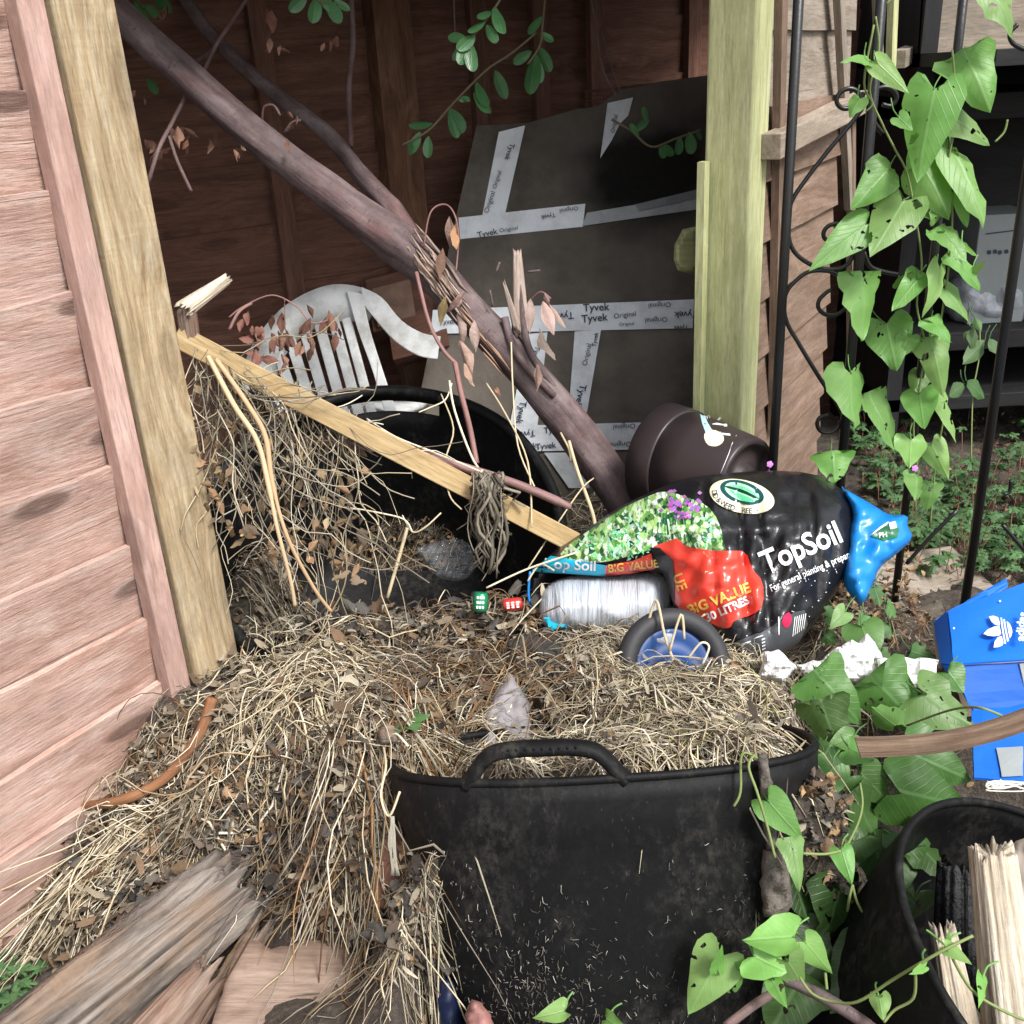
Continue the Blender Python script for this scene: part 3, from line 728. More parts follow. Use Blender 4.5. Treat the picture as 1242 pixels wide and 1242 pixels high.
TAPE = [([(605,160),(637,152),(612,262),(584,266)],1),([(556,264),(710,247),(707,275),(558,290)],1),([(712,258),(845,236),(845,254),(706,274)],.45),
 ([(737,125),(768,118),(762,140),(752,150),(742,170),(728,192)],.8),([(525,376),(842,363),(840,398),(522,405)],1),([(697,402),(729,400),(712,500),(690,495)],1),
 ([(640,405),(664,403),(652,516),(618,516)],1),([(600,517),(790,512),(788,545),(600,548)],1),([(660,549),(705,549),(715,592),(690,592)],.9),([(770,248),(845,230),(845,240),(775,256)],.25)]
for k, (P, c) in enumerate(TAPE):
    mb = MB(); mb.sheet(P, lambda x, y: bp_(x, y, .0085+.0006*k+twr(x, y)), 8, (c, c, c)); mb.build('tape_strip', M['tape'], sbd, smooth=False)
mb = MB(); tf = lambda x, y: bp_(x, y, .0158+twr(x, y))
for (s_, x, y, h, a) in (('Tyvek',723,373,9,3),('Tyvek',721,386,9,5),('Tyvek',682,383,8,184),('Original',758,382,6,8),('Original',800,370,6,184),('Original',796,388,6,184),('Tyvek',832,381,8,183),('Tyvek',826,397,5,183),('Original',760,393,4,4),
  ('Tyvek',591,283,7,12),('Original',617,278,5,10),('Original',690,254,5,190),('Tyvek',665,262,5,190),('Tyvek',618,184,6,250),('Original',603,218,5,72),('Original',594,245,6,72),
  ('Original',712,430,6,78),('Tyvek',704,480,8,256),('Tyvek',722,412,5,80),('Tyvek',632,500,8,258),('Tyvek',650,430,6,258),
  ('Tyvek',637,526,7,184),('Tyvek',672,521,7,6),('Tyvek',662,541,7,6),('Original',757,517,6,184),('Original',752,539,6,184),('Tyvek',775,541,6,184),('Tyvek',640,541,6,4),('Original',745,150,5,80),('Tyvek',543,390,6,4),('Original',570,384,6,184),('Tyvek',600,392,7,184)):
    mb = MB(); put_text(mb, s_, x, y, h, a, tf, .012 if s_ == 'Tyvek' else 0); mb.build('tape_lettering', M['ink'], sbd, smooth=False)
# scrap of rusty wire mesh on top of the board
mb = MB()
for i in range(9):
    x = 711+i*7; mb.tube([bp_(x, 112-i*.9, -.03), bp_(x+1, 136-i*1.2, -.03)], .0012, 4)
for i in range(5):
    y = 113+i*5; mb.tube([bp_(709, y, -.03), bp_(770, y-8, -.03)], .0012, 4)
mb.tube([bp_(709, 111, -.03), bp_(850, 95, -.03)], .002, 5)
mb.build('wire_mesh', M['meshm'], None, label='scrap of rusty wire mesh behind the top edge of the grey board', cat='mesh')

# small dusty crate by the chair
ca = W(478, 368, 2.2); cr = thing('wooden_crate', ca, 'small dusty wooden crate behind the arm of the white chair', 'crate')
mb = MB(); X = (W(530, 350, 2.2)-W(445, 372, 2.2)); Zc = (W(452, 335, 2.2)-W(462, 400, 2.2)); Yc = X.cross(Zc).normalized()*.1
mb.box(W(492, 366, 2.28), X, Yc, Zc); mb.build('crate_body', M['brown'], cr, smooth=False, bevel=.004)
c0 = W(478, 368, 2.22); mb = MB(); mb.box(c0, X*.55, Yc*.1, Zc*.72); mb.build('crate_label', M['brickm'], cr, smooth=False, bevel=.002)
mb = MB(); mb.box(W(510, 410, 2.25), X*.8, Yc, Zc*.7); mb.build('crate_base', M['brown'], cr, smooth=False)

# ---------------------------------------------------------------- white plastic chair
cb = W(420, 520, 2.12); wc = thing('plastic_chair', Vector((cb.x, cb.y+.1, .1)), 'white resin garden chair with slatted round back, behind the black tub', 'chair')
cD = lambda x, y: 2.10+(x-400)*.0003-((x-390)/420)**2*.15
mb = MB()
outer = [(292,470),(297,445),(306,421),(322,397),(345,373),(375,355),(405,346),(436,349),(462,362)]
inner = [(336,485),(334,460),(340,440),(353,420),(370,405),(390,395),(410,390),(430,390),(446,392)]
outer = [tuple(v[:2]) for v in smooth_path([(x, y, 0) for x, y in outer], 4)]; inner = [tuple(v[:2]) for v in smooth_path([(x, y, 0) for x, y in inner], 4)]
vs = [W(x, y, cD(x, y)) for x, y in outer]+[W((a[0]+b[0])/2, (a[1]+b[1])/2, cD(a[0], a[1])-.004) for a, b in zip(outer, inner)]+[W(x, y, cD(x, y)+.002) for x, y in inner]
L = len(outer); fs = []
for i in range(L-1): fs += [(i, i+1, L+i+1, L+i), (L+i, L+i+1, 2*L+i+1, 2*L+i)]
mb.add(vs, fs); mb.build('back_rim', M['chair'], wc, solid=.012)
for (xa, ya, xb, yb, w) in ((322,440,346,505,11),(336,424,364,505,13),(351,408,382,505,13.5),(368,396,400,505,13.5),(386,388,418,505,13.5),(404,386,436,505,13.5),(420,386,452,505,12)):
    mb = MB(); a = W(xa, ya, cD(xa, ya)); b = W(xb, yb, cD(xb, yb)-.03); mb.plank(a, b, rt, w/1219*1.98, .010, 6); mb.build('back_slat', M['chair'], wc, smooth=False, bevel=.002)
def band(mb, A, B, th_off=0):
    A = smooth_path([W(*p) for p in A], 4); B = smooth_path([W(*p) for p in B], 4); L = len(A)
    Mi = [(a+b)/2 for a, b in zip(A, B)]
    mb.add(A+Mi+B, [f for i in range(L-1) for f in ((i, i+1, L+i+1, L+i), (L+i, L+i+1, 2*L+i+1, 2*L+i))])
mb = MB(); band(mb, [(420,352,2.09),(434,400,2.085),(452,450,2.08),(468,505,2.07)], [(440,357,2.09),(449,400,2.085),(463,445,2.08),(483,505,2.07)]); mb.build('back_post', M['chair'], wc, smooth=False, solid=.008, bevel=.002)
mb = MB(); band(mb, [(438,348,2.09),(463,361,2.09),(487,389,2.10),(512,404,2.12),(534,408,2.14)], [(440,368,2.09),(454,386,2.09),(478,413,2.10),(506,431,2.12),(530,436,2.14)]); mb.build('armrest', M['chair'], wc, smooth=False, solid=.009, bevel=.002)
mb = MB(); mb.quad([W(335,505,2.10), W(480,505,2.08), W(520,490,2.22), W(330,490,2.24)], n=6); mb.build('seat', M['chair'], wc, solid=.014)
for (x, y, d) in ((340,505,2.11),(478,505,2.09)):
    a = W(x, y, d); mb = MB(); mb.tube([a, (a.x, a.y+.02, .05)], [.024, .017], 10); mb.build('leg', M['chair'], wc)
# ---------------------------------------------------------------- rubber tubs
def tub(name, rimc, axis, xref, a, b, hgt, label, group, taper=.72, power=2.0, dent=.05, seed=1, slot=None, rim_r=.0048, n=96, slotrows=(1, 3)):
    """open flexible tub: wall, thick rim; axis points out of the mouth"""
    rimc = Vector(rimc); ax = Vector(axis).normalized(); x = Vector(xref); x = (x-ax*x.dot(ax)).normalized(); y = ax.cross(x)
    base = rimc-ax*hgt
    t = thing(name, (base.x, base.y, base.z), label, 'tub', group)
    prof = []
    for k in range(15):
        q = k/14; r = 1-(1-taper)*q**1.15
        if q > .86: r -= .1*((q-.86)/.14)**2
        prof.append((-q*hgt, r))
    # finer rows near the rim for the grip opening
    prof = [(0, 1), (-.022, .995), (-.034, .992), (-.052, .988)]+[p for p in prof if p[0] < -.06]
    prof.append((-hgt, .001))
    mb = MB(); mb.lathe(rimc, rimc+ax, prof, n, ell=(a, b), xref=x, dent=dent, seed=seed, power=power, skip=slot)
    body = mb.build('tub_wall', M['black'], t, solid=.005)
    rp = []
    for k in range(n+1):
        th = 2*math.pi*k/n; c, s = math.cos(th), math.sin(th); pw = (abs(c)**power+abs(s)**power)**(-1/power)
        q = pw*(1+dent*mn.noise((c*1.2+seed, s*1.2, 0)))
        rp.append(rimc+x*c*q*a+y*s*q*b)
    mb = MB(); mb.tube(rp, rim_r, 8, cap=False); mb.build('rim', M['black'], t)
    return t, body, rp, (rimc, ax, x, y)

F0 = W(741, 945, 1.0); tl = R(24)
axA = Vector((0, math.sin(tl), math.cos(tl))); yA = Vector((0, math.cos(tl), -math.sin(tl)))
a1, b1 = .236, .13
t1, body1, rp1, fr1 = tub('rubber_tub', F0+yA*b1, axA, (1, 0, 0), a1, b1, .31, 'black rubber tub in the foreground heaped with dry straw', 'black rubber garden tubs', .73, 2.35, .03, 3)
rc, ax1, x1, y1 = fr1
def tubpt(th, tdown, off=0):
    c, s = math.cos(th), math.sin(th); pw = (abs(c)**2.35+abs(s)**2.35)**(-1/2.35); q = tdown/.31
    r = 1-(1-.73)*q**1.15; r *= pw*(1+.03*mn.noise((c*1.2+3, s*1.2, -tdown*3)))
    p = rc-ax1*tdown+x1*c*r*a1+y1*s*r*b1
    return p+(x1*c+y1*s).normalized()*off
# grip: a flat-topped loop rising from the front rim
ths = [R(-106+a_*.54) for a_ in (-37, -33, -24, -12, 0, 12, 24, 33, 37)]
hs = [-.004, .006, .027, .033, .0335, .033, .027, .006, -.004]
gp = [tubpt(th, 0)+ax1*h+yA*.004 for th, h in zip(ths, hs)]
mb = MB(); mb.tube(smooth_path(gp, 5), [.010]*41, 10, flat=.72); mb.build('handle', M['black'], t1)
mb = MB()
for i in range(9):
    th = R(-106-8+i*2); p = tubpt(th, 0)+ax1*.0345; mb.tube([p-yA*.006, p+yA*.008], .0015, 5)
mb.build('grip_ridges', M['black'], t1)
# bits of dry grass stuck on the wall
mb = MB(); rr = random.Random(5)
cl = [(rr.uniform(-155, -25), rr.uniform(.12, .3)) for _ in range(26)]+[(-118, .2), (-112, .235), (-105, .25), (-125, .22), (-100, .22)]*3
for i in range(950):
    c = rr.choice(cl); th = R(c[0]+rr.gauss(0, 7)); td = min(.33, max(.02, c[1]+rr.gauss(0, .035)))
    p = tubpt(th, td, .0042); dth = rr.gauss(0, .018); dl = rr.gauss(0, .006)
    L = rr.uniform(.3, 1.0); q = tubpt(th+dth*L, td+dl*L, .005); m_ = (p+q)/2+Vector((0, -.0012, 0))+ax1*rr.gauss(0, .0022)+x1*rr.gauss(0, .0015)
    k = rr.choice([.08, .1, .12, .15, .2, .35, .55]); mb.tube([p, m_, q], rr.uniform(.00014, .00038), 3, (k, k*.93, k*.8))
o = mb.build('grass_bits', M['straw'], t1, kind='stuff')

# back tub, tipped towards us with its grip at the top
rc2 = W(464, 634, 1.76); ax2 = Vector((.05, -.50, .86))
sk = lambda i, k: i in (1, 2) and (24+3 <= k % 96 <= 24+8 or False)
def sk2(i, k):
    return i in (1, 2) and abs((k-24+48) % 96-48) <= 5
t2, body2, rp2, fr2 = tub('rubber_tub', rc2, ax2, (1, 0, 0), .312, .312, .40, 'black rubber tub tipped back behind the yellow timber, half buried in debris', 'black rubber garden tubs', .74, 2.0, .035, 8, slot=sk2, rim_r=.011)
# front right tub
ax3 = Vector((.40, -.20, .86)); rc3 = W(1318, 1185, .95)
t3, body3, rp3, fr3 = tub('rubber_tub', rc3, ax3, (1, 0, 0), .195, .195, .33, 'black rubber tub in the bottom right corner holding split logs', 'black rubber garden tubs', .74, 2.0, .03, 12, rim_r=.0045)

# ---------------------------------------------------------------- split logs, char, card in the corner tub
def in3(px, py, d): return W(px, py, d)
def logpx(name, a, b, w, t, mat, label, cat='log', group=None, seed=1, ridge=.18, jag=.03, taper=(1, 1), wdir=None, segs=26):
    mb = MB(); A, B = W(*a), W(*b); mb.log(A, B, wdir or rt, w, t, seed, segs, 84, ridge, jag, taper)
    return mb.build(name, mat, None, smooth=True, label=label, cat=cat, group=group)
logpx('split_log', (1203,1030,.94), (1238,1330,.93), .050, .036, M['pale'], 'tall pale split log standing in the bottom right tub', 'log', 'split logs in the corner tub', 4, .16, .012, (.85, 1.2))
logpx('split_log', (1143,1128,.95), (1168,1260,.95), .034, .028, M['pale'], 'short pale split log beside the tub wall in the bottom right corner', 'log', 'split logs in the corner tub', 9, .2, .02, (.7, 1.2))
logpx('charred_log', (1172,1055,1.03), (1172,1215,1.0), .06, .05, M['char'], 'burnt black log behind the pale split logs in the corner tub', 'log', None, 15, .3, .02, (.9, 1.1))
mb = MB(); pillow(mb, [(1214,1042),(1232,1020),(1262,1010),(1290,1100),(1262,1170),(1232,1150)], lambda x, y: 1.02+(1242-x)*.0004, .015, .02, 14, 6, .012, .03, 3)
mb.build('cardboard', M['cardgrey'], None, label='crumpled grey brown corrugated cardboard at the right edge, inside the corner tub', cat='cardboard')
mb = MB(); c3 = W(1215, 1195, .97)
vs = []; N = 30
for i in range(N+1):
    for j in range(N+1):
        u, v = (i/N-.5)*.34, (j/N-.5)*.34
        vs.append((rc3.x+u, rc3.y+v, rc3.z-.16+.03*mn.noise((u*18, v*18, 0))+.012*mn.noise((u*60, v*60, 4))-1.2*max(0, math.hypot(u, v)-.15)))
mb.add(vs, [(i*(N+1)+j, (i+1)*(N+1)+j, (i+1)*(N+1)+j+1, i*(N+1)+j+1) for i in range(N) for j in range(N)])
mb.build('tub_soil', M['soil'], None, label='dark soil filling the corner tub', cat='soil', kind='stuff')

# ---------------------------------------------------------------- fallen branch
br = thing('fallen_branch', W(745, 600, 1.86), 'thick purple grey fallen tree branch slanting down across the bay', 'branch')
pts = [(100,-30,1.60),(150,22,1.60),(205,72,1.62),(262,125,1.64),(340,188,1.68),(420,250,1.72),(478,292,1.75),(520,325,1.77),(560,368,1.79),(620,432,1.81),(685,505,1.84),(735,572,1.86),(760,612,1.87)]
wd = [36, 37, 38, 39, 40, 43, 54, 48, 44, 46, 47, 48, 50]
P = smooth_path([W(*p) for p in pts], 6); L = len(P)
rad = []
for i in range(L):
    q = i/6; k = min(int(q), len(wd)-2); f_ = q-k; rad.append((wd[k]*(1-f_)+wd[k+1]*f_)/2/1219*(1.60+.27*i/L))
mb = MB(); mb.tube(P, rad, 26, rough=.20, seed=3); mb.build('bark_limb', M['bark'], br)
for (pp, ww, seed) in (([(205,-30,1.9),(235,15,1.89),(270,58,1.88),(335,115,1.86),(400,165,1.83),(440,215,1.79),(474,252,1.765),(500,292,1.752)], [15, 17, 18, 19, 20, 22, 25, 34], 5),):
    P2 = smooth_path([W(*p) for p in pp], 5); rd_ = [ww[min(i//5, len(ww)-1)]/2/1219*1.85 for i in range(len(P2))]
    mb = MB(); mb.tube(P2, rd_, 14, rough=.12, seed=seed); mb.build('side_limb', M['bark'], br)
TW = [([(426,178,1.84),(423,110,1.85),(428,50,1.86),(424,-20,1.87)], 8), ([(305,-10,1.7),(280,28,1.7),(262,55,1.68),(246,90,1.66)], 5), ([(262,58,1.86),(225,80,1.8),(205,72,1.65)], 8),
  ([(228,112,1.64),(208,150,1.63),(192,182,1.62),(180,222,1.62)], 5), ([(205,165,1.63),(215,195,1.63),(232,232,1.62)], 4), ([(318,148,1.67),(320,130,1.66),(332,128,1.66),(340,140,1.66)], 3),
  ([(345,160,1.68),(355,148,1.67),(365,146,1.67)], 3), ([(550,-10,1.8),(552,40,1.8)], 2)]
for pp, w in TW: mb = MB(); mb.tube(pxpath(pp, 1.7, 4), w/2/1219*1.7, 7, (1.1, .95, .9), rough=.1); mb.build('twig', M['bark'], br)
# peeled and splintered stretch near the fork
mb = MB(); rr = random.Random(8)
core = [W(*p) for p in ((500,283,1.715),(522,318,1.73),(545,348,1.745),(566,378,1.76))]
for k in range(26):
    off = rr.uniform(-20, 12); a = rr.uniform(0, .45); b = rr.uniform(.5, 1.15)
    pp = []
    for i in range(6):
        q = a+(b-a)*i/5; x = 494+q*76+off*.75; y = 276+q*104-off*.75
        pp.append(W(x+rr.gauss(0, 1), y+rr.gauss(0, 1), 1.712+.05*q+abs(off+4)*.0007-rr.uniform(0, .006)))
    c = rr.uniform(.45, 1.1); mb.tube(pp, [.001]+[rr.uniform(.002, .005)]*4+[.0008], 5, (c, c*.94, c*.9), flat=.5)
for k in range(12):
    x = 565+k*3+rr.uniform(-12, 2); y = 372+k*5; mb.tube([W(x, y, 1.755), W(x+14, y+16, 1.762), W(x+26, y+32, 1.775)], [.001, .003, .0008], 5, (1.0, .8, .65), flat=.5)
mb.build('peeled_wood', M['barkin'], br)
mb = MB(); mb.log(W(627,305,1.76), W(632,405,1.79), rt, .030, .02, 3, 16, 24, .35, .02, (.55, 1.2)); mb.log(W(612,345,1.755), W(628,400,1.78), rt, .014, .012, 6, 10, 18, .35, .02, (.4, 1.1))
mb.build('broken_stub', M['barkin'], br)
mb = MB()
for pp, w in (([(632,345,1.77),(636,400,1.78),(650,440,1.785),(690,492,1.82)], 9), ([(612,385,1.77),(622,420,1.77),(645,452,1.78),(672,480,1.8)], 10), ([(640,330,1.765),(655,328,1.76)], 3), ([(602,330,1.76),(606,318,1.76)], 3), ([(598,372,1.76),(594,352,1.75)], 3)):
    mb = MB(); mb.tube(pxpath(pp, 1.75, 4), w/2/1219*1.76, 8, rough=.15); mb.build('twig', M['bark'], br)
def dry(mb, x, y, L, ang, d, col=None, w=.5, rr=RND, shape='lance'):
    a = R(ang); b = W(x, y, d); t = W(x+math.cos(a)*L, y+math.sin(a)*L, d+rr.uniform(-.02, .02))
    c = col or rr.choice([(.20, .095, .065), (.24, .13, .09), (.30, .17, .12), (.16, .08, .06)])
    mb.leaf(b, t, (t-b).length*w, -fw+rt*rr.uniform(-.9, .9)+up*rr.uniform(-.5, .5), shape, rr.uniform(.2, .9), rr.uniform(-.2, .5), .3, c, rr.uniform(0, 90), rr.uniform(-.8, .8))
mb = MB(); rr = random.Random(21)
for (x, y, n, s) in ((180,166,4,14),(207,150,4,16),(222,168,4,18),(258,164,3,18),(283,180,5,14),(330,15,4,22),(335,45,4,14),(345,160,4,14),(195,190,3,16),(360,148,3,10),(400,45,3,15),(203,10,4,18),(170,108,3,12),(195,282,1,22)):
    for i in range(n):
        xx, yy = x+rr.gauss(0, 7), y+rr.gauss(0, 8); dry(mb, xx, yy, s*rr.uniform(.7, 1.3), rr.gauss(95, 30), 1.66+rr.uniform(-.03, .03), rr=rr, w=rr.uniform(.3, .55))
for (x, y, L, a, c) in ((545,262,36,88,(.30,.20,.16)),(553,270,34,92,(.46,.26,.14)),(537,300,40,95,(.25,.15,.11)),(563,352,34,110,(.56,.36,.32)),(556,380,42,95,(.52,.38,.33)),(575,388,40,88,(.55,.41,.36)),(558,412,46,80,(.50,.34,.28)),(563,440,32,65,(.46,.3,.22)),
   (541,358,36,95,(.22,.16,.08)),(660,356,20,70,(.56,.36,.34)),(658,364,46,72,(.46,.33,.29)),(643,362,40,80,(.40,.3,.26)),(666,368,36,50,(.42,.3,.25)),(655,398,44,68,(.24,.19,.16)),(600,468,14,60,(.46,.24,.15)),(652,440,36,90,(.36,.24,.2))):
    dry(mb, x, y, L, a, 1.71, c, .34, rr)
for (x0, y0) in ((340,390),(348,402),(376,392),(398,382),(408,392),(322,398),(345,425),(375,415)):
    for i in range(4): dry(mb, x0+rr.gauss(0, 5), y0+rr.gauss(0, 9), rr.uniform(12, 26), rr.gauss(92, 22), 1.80+rr.uniform(-.03, .03), None, .42, rr)
for (x0, y0) in ((308,402),(312,420),(302,392),(318,430)):
    for i in range(4): dry(mb, x0+rr.gauss(0, 6), y0+rr.gauss(0, 7), rr.uniform(12, 20), rr.gauss(80, 50), 1.74, (.24, .115, .09), .5, rr)
mb.build('dry_leaves', M['dead'], br)
mb = MB()
for pp, w in (([(514,300,1.72),(522,258,1.71),(540,248,1.71),(552,262,1.70),(556,290,1.71),(553,330,1.72)], 2.2), ([(505,330,1.73),(520,390,1.72),(538,425,1.72),(552,440,1.72)], 5), ([(552,440,1.72),(560,480,1.70),(570,520,1.68),(578,562,1.66)], 7), ([(640,368,1.75),(655,354,1.73),(668,362,1.72)], 2),
   ([(278,385,1.72),(295,372,1.74),(330,358,1.78),(360,372,1.80),(378,392,1.8),(400,388,1.8)], 2.2), ([(278,400,1.72),(290,378,1.72),(305,368,1.74)], 4), ([(345,362,1.8),(346,400,1.8)], 1.5), ([(378,392,1.8),(378,420,1.8)], 1.5)):
    mb = MB(); mb.tube(pxpath(pp, 1.7, 5), w/2/1219*1.72, 6, (1, .9, .85)); mb.build('twig', M['pinkstick'], br)

# ---------------------------------------------------------------- timbers and sticks around the tubs
mb = MB(); pa, pb_ = W(214,407,1.49), W(700,660,1.62)
mb.plank(pa, pb_, up+rt*.4, .034, .020, 30, .0015, 7); mb.build('timber_batten', M['yellow'], None, smooth=False, bevel=.0015, label='long yellow sawn timber lying across the mouth of the back tub', cat='timber')
logpx('broken_stick', (276,338,1.52), (222,376,1.47), .024, .02, M['pale'], 'short broken stick with bright raw wood, propped by the tan post', 'stick', None, 5, .2, .012, (.7, 1.1))
mb = MB(); mb.log(W(226,372,1.48), W(232,420,1.5), rt, .03, .028, 14, 10, 20, .25, .015); mb.build('stick_stump', M['rotred'], None, label='dark splintered wood stump under the raw broken stick', cat='wood')
mb = MB(); mb.tube(pxpath([(345,530,1.58),(420,538,1.58),(500,548,1.58),(560,566,1.58),(630,588,1.59),(692,615,1.6)], 1.58, 6), [5.5/1219*1.58]*29+[4/1219*1.58]*2, 9, rough=.15, seed=4); mb.build('purple_stick', M['pinkstick'], None, label='straight purple brown stick resting across the yellow timber', cat='stick')
mb = MB()
for k, pp in enumerate(([(252,432,1.46),(283,490,1.46),(312,535,1.46),(326,590,1.46),(336,640,1.47),(352,702,1.5),(358,735,1.52)], [(262,436,1.47),(300,490,1.47),(322,530,1.47),(330,585,1.47),(348,650,1.48),(380,712,1.52),(402,742,1.55)])):
    mb = MB(); mb.tube(pxpath(pp, 1.46, 6), [3.2/1219*1.46]*20+[2.4/1219*1.46]*17, 8, (.60, .45, .28) if k == 0 else (.52, .36, .21), rough=.12, seed=k)
    mb.build('dry_stalk', M['straw'], None, label=('left of two long straw coloured stalks bending down beside the tan post' if k == 0 else 'right of two long straw coloured stalks bending down beside the tan post'), cat='stalk', group='long dry stalks beside the tan post')
mb = MB(); mb.tube([p+Vector((0, 0, .030)) for p in smooth_path([hit(x, y) for x, y in ((262,868),(245,915),(205,965),(150,992),(95,998),(48,1002))], 6)], [.008]*8+[.0075]*16+[.006]*5+[.003]*2, 9, rough=.15, seed=9)
mb.build('curved_stick', M['rust'], None, label='curved rust brown stick lying on the debris by the pink fence', cat='stick')
mb = MB(); mb.tube([p+Vector((0, 0, .006)) for p in smooth_path([hit(x, y) for x, y in ((140,1075),(165,1058),(205,1052),(240,1040),(262,1028))], 5)], [.004, .008, .010, .009, .009]*4+[.004], 7, rough=.3, seed=2)
mb.build('grey_twig', M['rot'], None, label='pale grey weathered twig lying above the rotten log', cat='stick')

# bottom left timbers
logpx('rotten_log', (15,1300,1.14), (296,1074,1.25), .115, .05, M['rot'], 'long rotten grey log with deep splits in the bottom left corner', 'log', None, 2, .30, .05, (1.05, .9), wdir=rt*.62-up*.78, segs=40)
logpx('rotten_log', (150,1320,1.10), (262,1182,1.17), .070, .04, M['rotred'], 'short reddish rotten log with a pale torn end, below the long grey log', 'log', None, 6, .22, .04, (1.2, .9), wdir=rt*.62-up*.78)
logpx('rotten_log', (225,1275,1.14), (316,1124,1.22), .03, .03, M['rot'], 'thin dark rotten timber between the short red log and the flat board', 'log', None, 11, .3, .04, (1, .9))
FB = rag([(252,1262),(272,1190),(296,1135),(330,1150),(380,1140),(446,1142),(440,1185),(424,1262)], 3, 2, 5)
mb = MB(); pillow(mb, FB, lambda x, y: 1.172-(y-1140)*.0009, .012, .02, 5, 7, .004, .05, 4); mb.build('flat_board', M['flat'], None, label='flat dusty brown board lying at the bottom edge, left of the tub', cat='board')
mb = MB(); mb.box(W(498, 1243, 1.10), rt*.037, fw*.06, up*.042+fw*.012); mb.build('wood_block', M['yellow'], None, smooth=False, bevel=.002, label='small pale sawn wood block at the bottom edge beside the tub', cat='wood block')
mb = MB(); pillow(mb, rag([(564,1226),(574,1213),(588,1222),(600,1240),(604,1262),(566,1262)], 6, 4, 5), lambda x, y: 1.03, .015, .03, 10, 5, .015, .06, 2); mb.build('plastic_scrap', M['fruit'], None, label='pink plastic scrap at the bottom edge under the tub', cat='plastic')
mb = MB(); pillow(mb, smooth_poly([(524,1190),(548,1180),(560,1210),(562,1260),(528,1262)], 1), lambda x, y: 1.08, .02, .03, 14, 6, .01, .05, 3); mb.build('plastic_sheet', M['navy'], None, label='dark navy plastic sheet poking out left of the foreground tub', cat='plastic')
mb = MB(); mb.plank(hit(470, 1115)+Vector((0,0,.02)), hit(500,1030)+Vector((0,0,.03)), rt, .045, .015, 8, .003, 3); mb.build('dark_plank', M['brown'], None, smooth=False, label='brown plank end hidden in debris left of the foreground tub', cat='plank')

# bent lath over the leaves and shoe box
mb = MB(); mb.plank(W(1040,906,1.06), W(1330,834,1.02), up, .021, .007, 30, .0008, 6, curve=lambda q: up*(-.018*math.sin(q*math.pi))); mb.build('bent_lath', M['lath'], None, smooth=False, label='bent brown wooden lath across the leaves and the blue shoe box', cat='lath')
# old plank on the ground behind
mb = MB(); mb.plank(W(1045,722,1.92), W(1185,700,2.05), fw*.8+up*.6, .17, .025, 10, .004, 8); mb.build('old_plank', M['grey'], None, smooth=False, bevel=.003, label='grey weathered plank lying on the ground behind the soil bag', cat='plank')
mb = MB(); mb.plank(W(1070,772,1.78), W(1140,742,1.80), up, .05, .03, 6, .003, 5, col=(.5, .5, .5)); mb.build('old_plank', M['grey'], None, smooth=False, label='dark narrow plank edge beside the blue shoe box', cat='plank')

# ---------------------------------------------------------------- plant pot on its side
p0, p1 = W(803, 556, 1.79), W(908, 586, 1.66)
pt = thing('plant_pot', p0, 'dark brown plastic plant pot lying on its side behind the soil bag', 'pot')
Lp = (p1-p0).length; d_ = (p1-p0).normalized()
mb = MB(); mb.lathe(p0, p1, [(.045, .0925), (.10, .087), (Lp-.014, .0765), (Lp-.004, .074), (Lp, .071)], 64); mb.build('pot_wall', M['pot'], pt, solid=.002)
mb = MB(); mb.lathe(p0, p1, [(.010, .092), (0, .097), (.002, .1005), (.046, .0965), (.049, .0955), (.049, .0915)], 64); mb.build('pot_rim', M['pot'], pt)
mb = MB(); mb.lathe(p0, p1, [(Lp, .072), (Lp+.001, .068), (Lp-.002, .064), (Lp-.014, .062), (Lp-.014, .03), (Lp-.006, .028), (Lp-.006, .001)], 64); mb.build('pot_base', M['pot'], pt)
def potpt(x, y, off=.0008):
    q = ray(x, y)
    def g_(d):
        v = CAM+q*d-p0; t = v.dot(d_); return (v-d_*t).length-(.0925-(t-.045)/(Lp-.045)*.0195)-off-.0016
    d = 1.45
    while d < 1.95 and g_(d) > 0: d += .002
    lo, hi = d-.002, d
    for _ in range(12):
        m_ = (lo+hi)/2
        if g_(m_) > 0: lo = m_
        else: hi = m_
    return CAM+q*hi
mb = MB(); mb.sheet(smooth_poly([(853,528),(858,522),(866,521),(875,525),(879,532),(875,539),(866,542),(857,539)], 1), lambda x, y: potpt(x, y, .0016), 4); 
mb.build('spoon_bowl', M['cream'], pt)
mb = MB(); mb.sheet([(849,502),(854,500),(858,512),(864,522),(856,525),(852,514)], lambda x, y: potpt(x, y, .0016), 4, (.5, .8, 1)); mb.build('spoon_handle', M['white'], pt)
mb = MB(); put_text(mb, 'W', 873, 518, 17, -72, lambda x, y: potpt(x, y, .0018), .0, 1.1); put_text(mb, 'F', 857, 506, 7, -70, lambda x, y: potpt(x, y, .0018)); mb.build('pot_print', M['white'], pt)
mb = MB(); mb.tube([potpt(x, y, .001) for x, y in ((893,528),(888,538),(884,550),(879,562),(874,574))], .0006, 4); mb.build('seam_line', M['white'], pt)
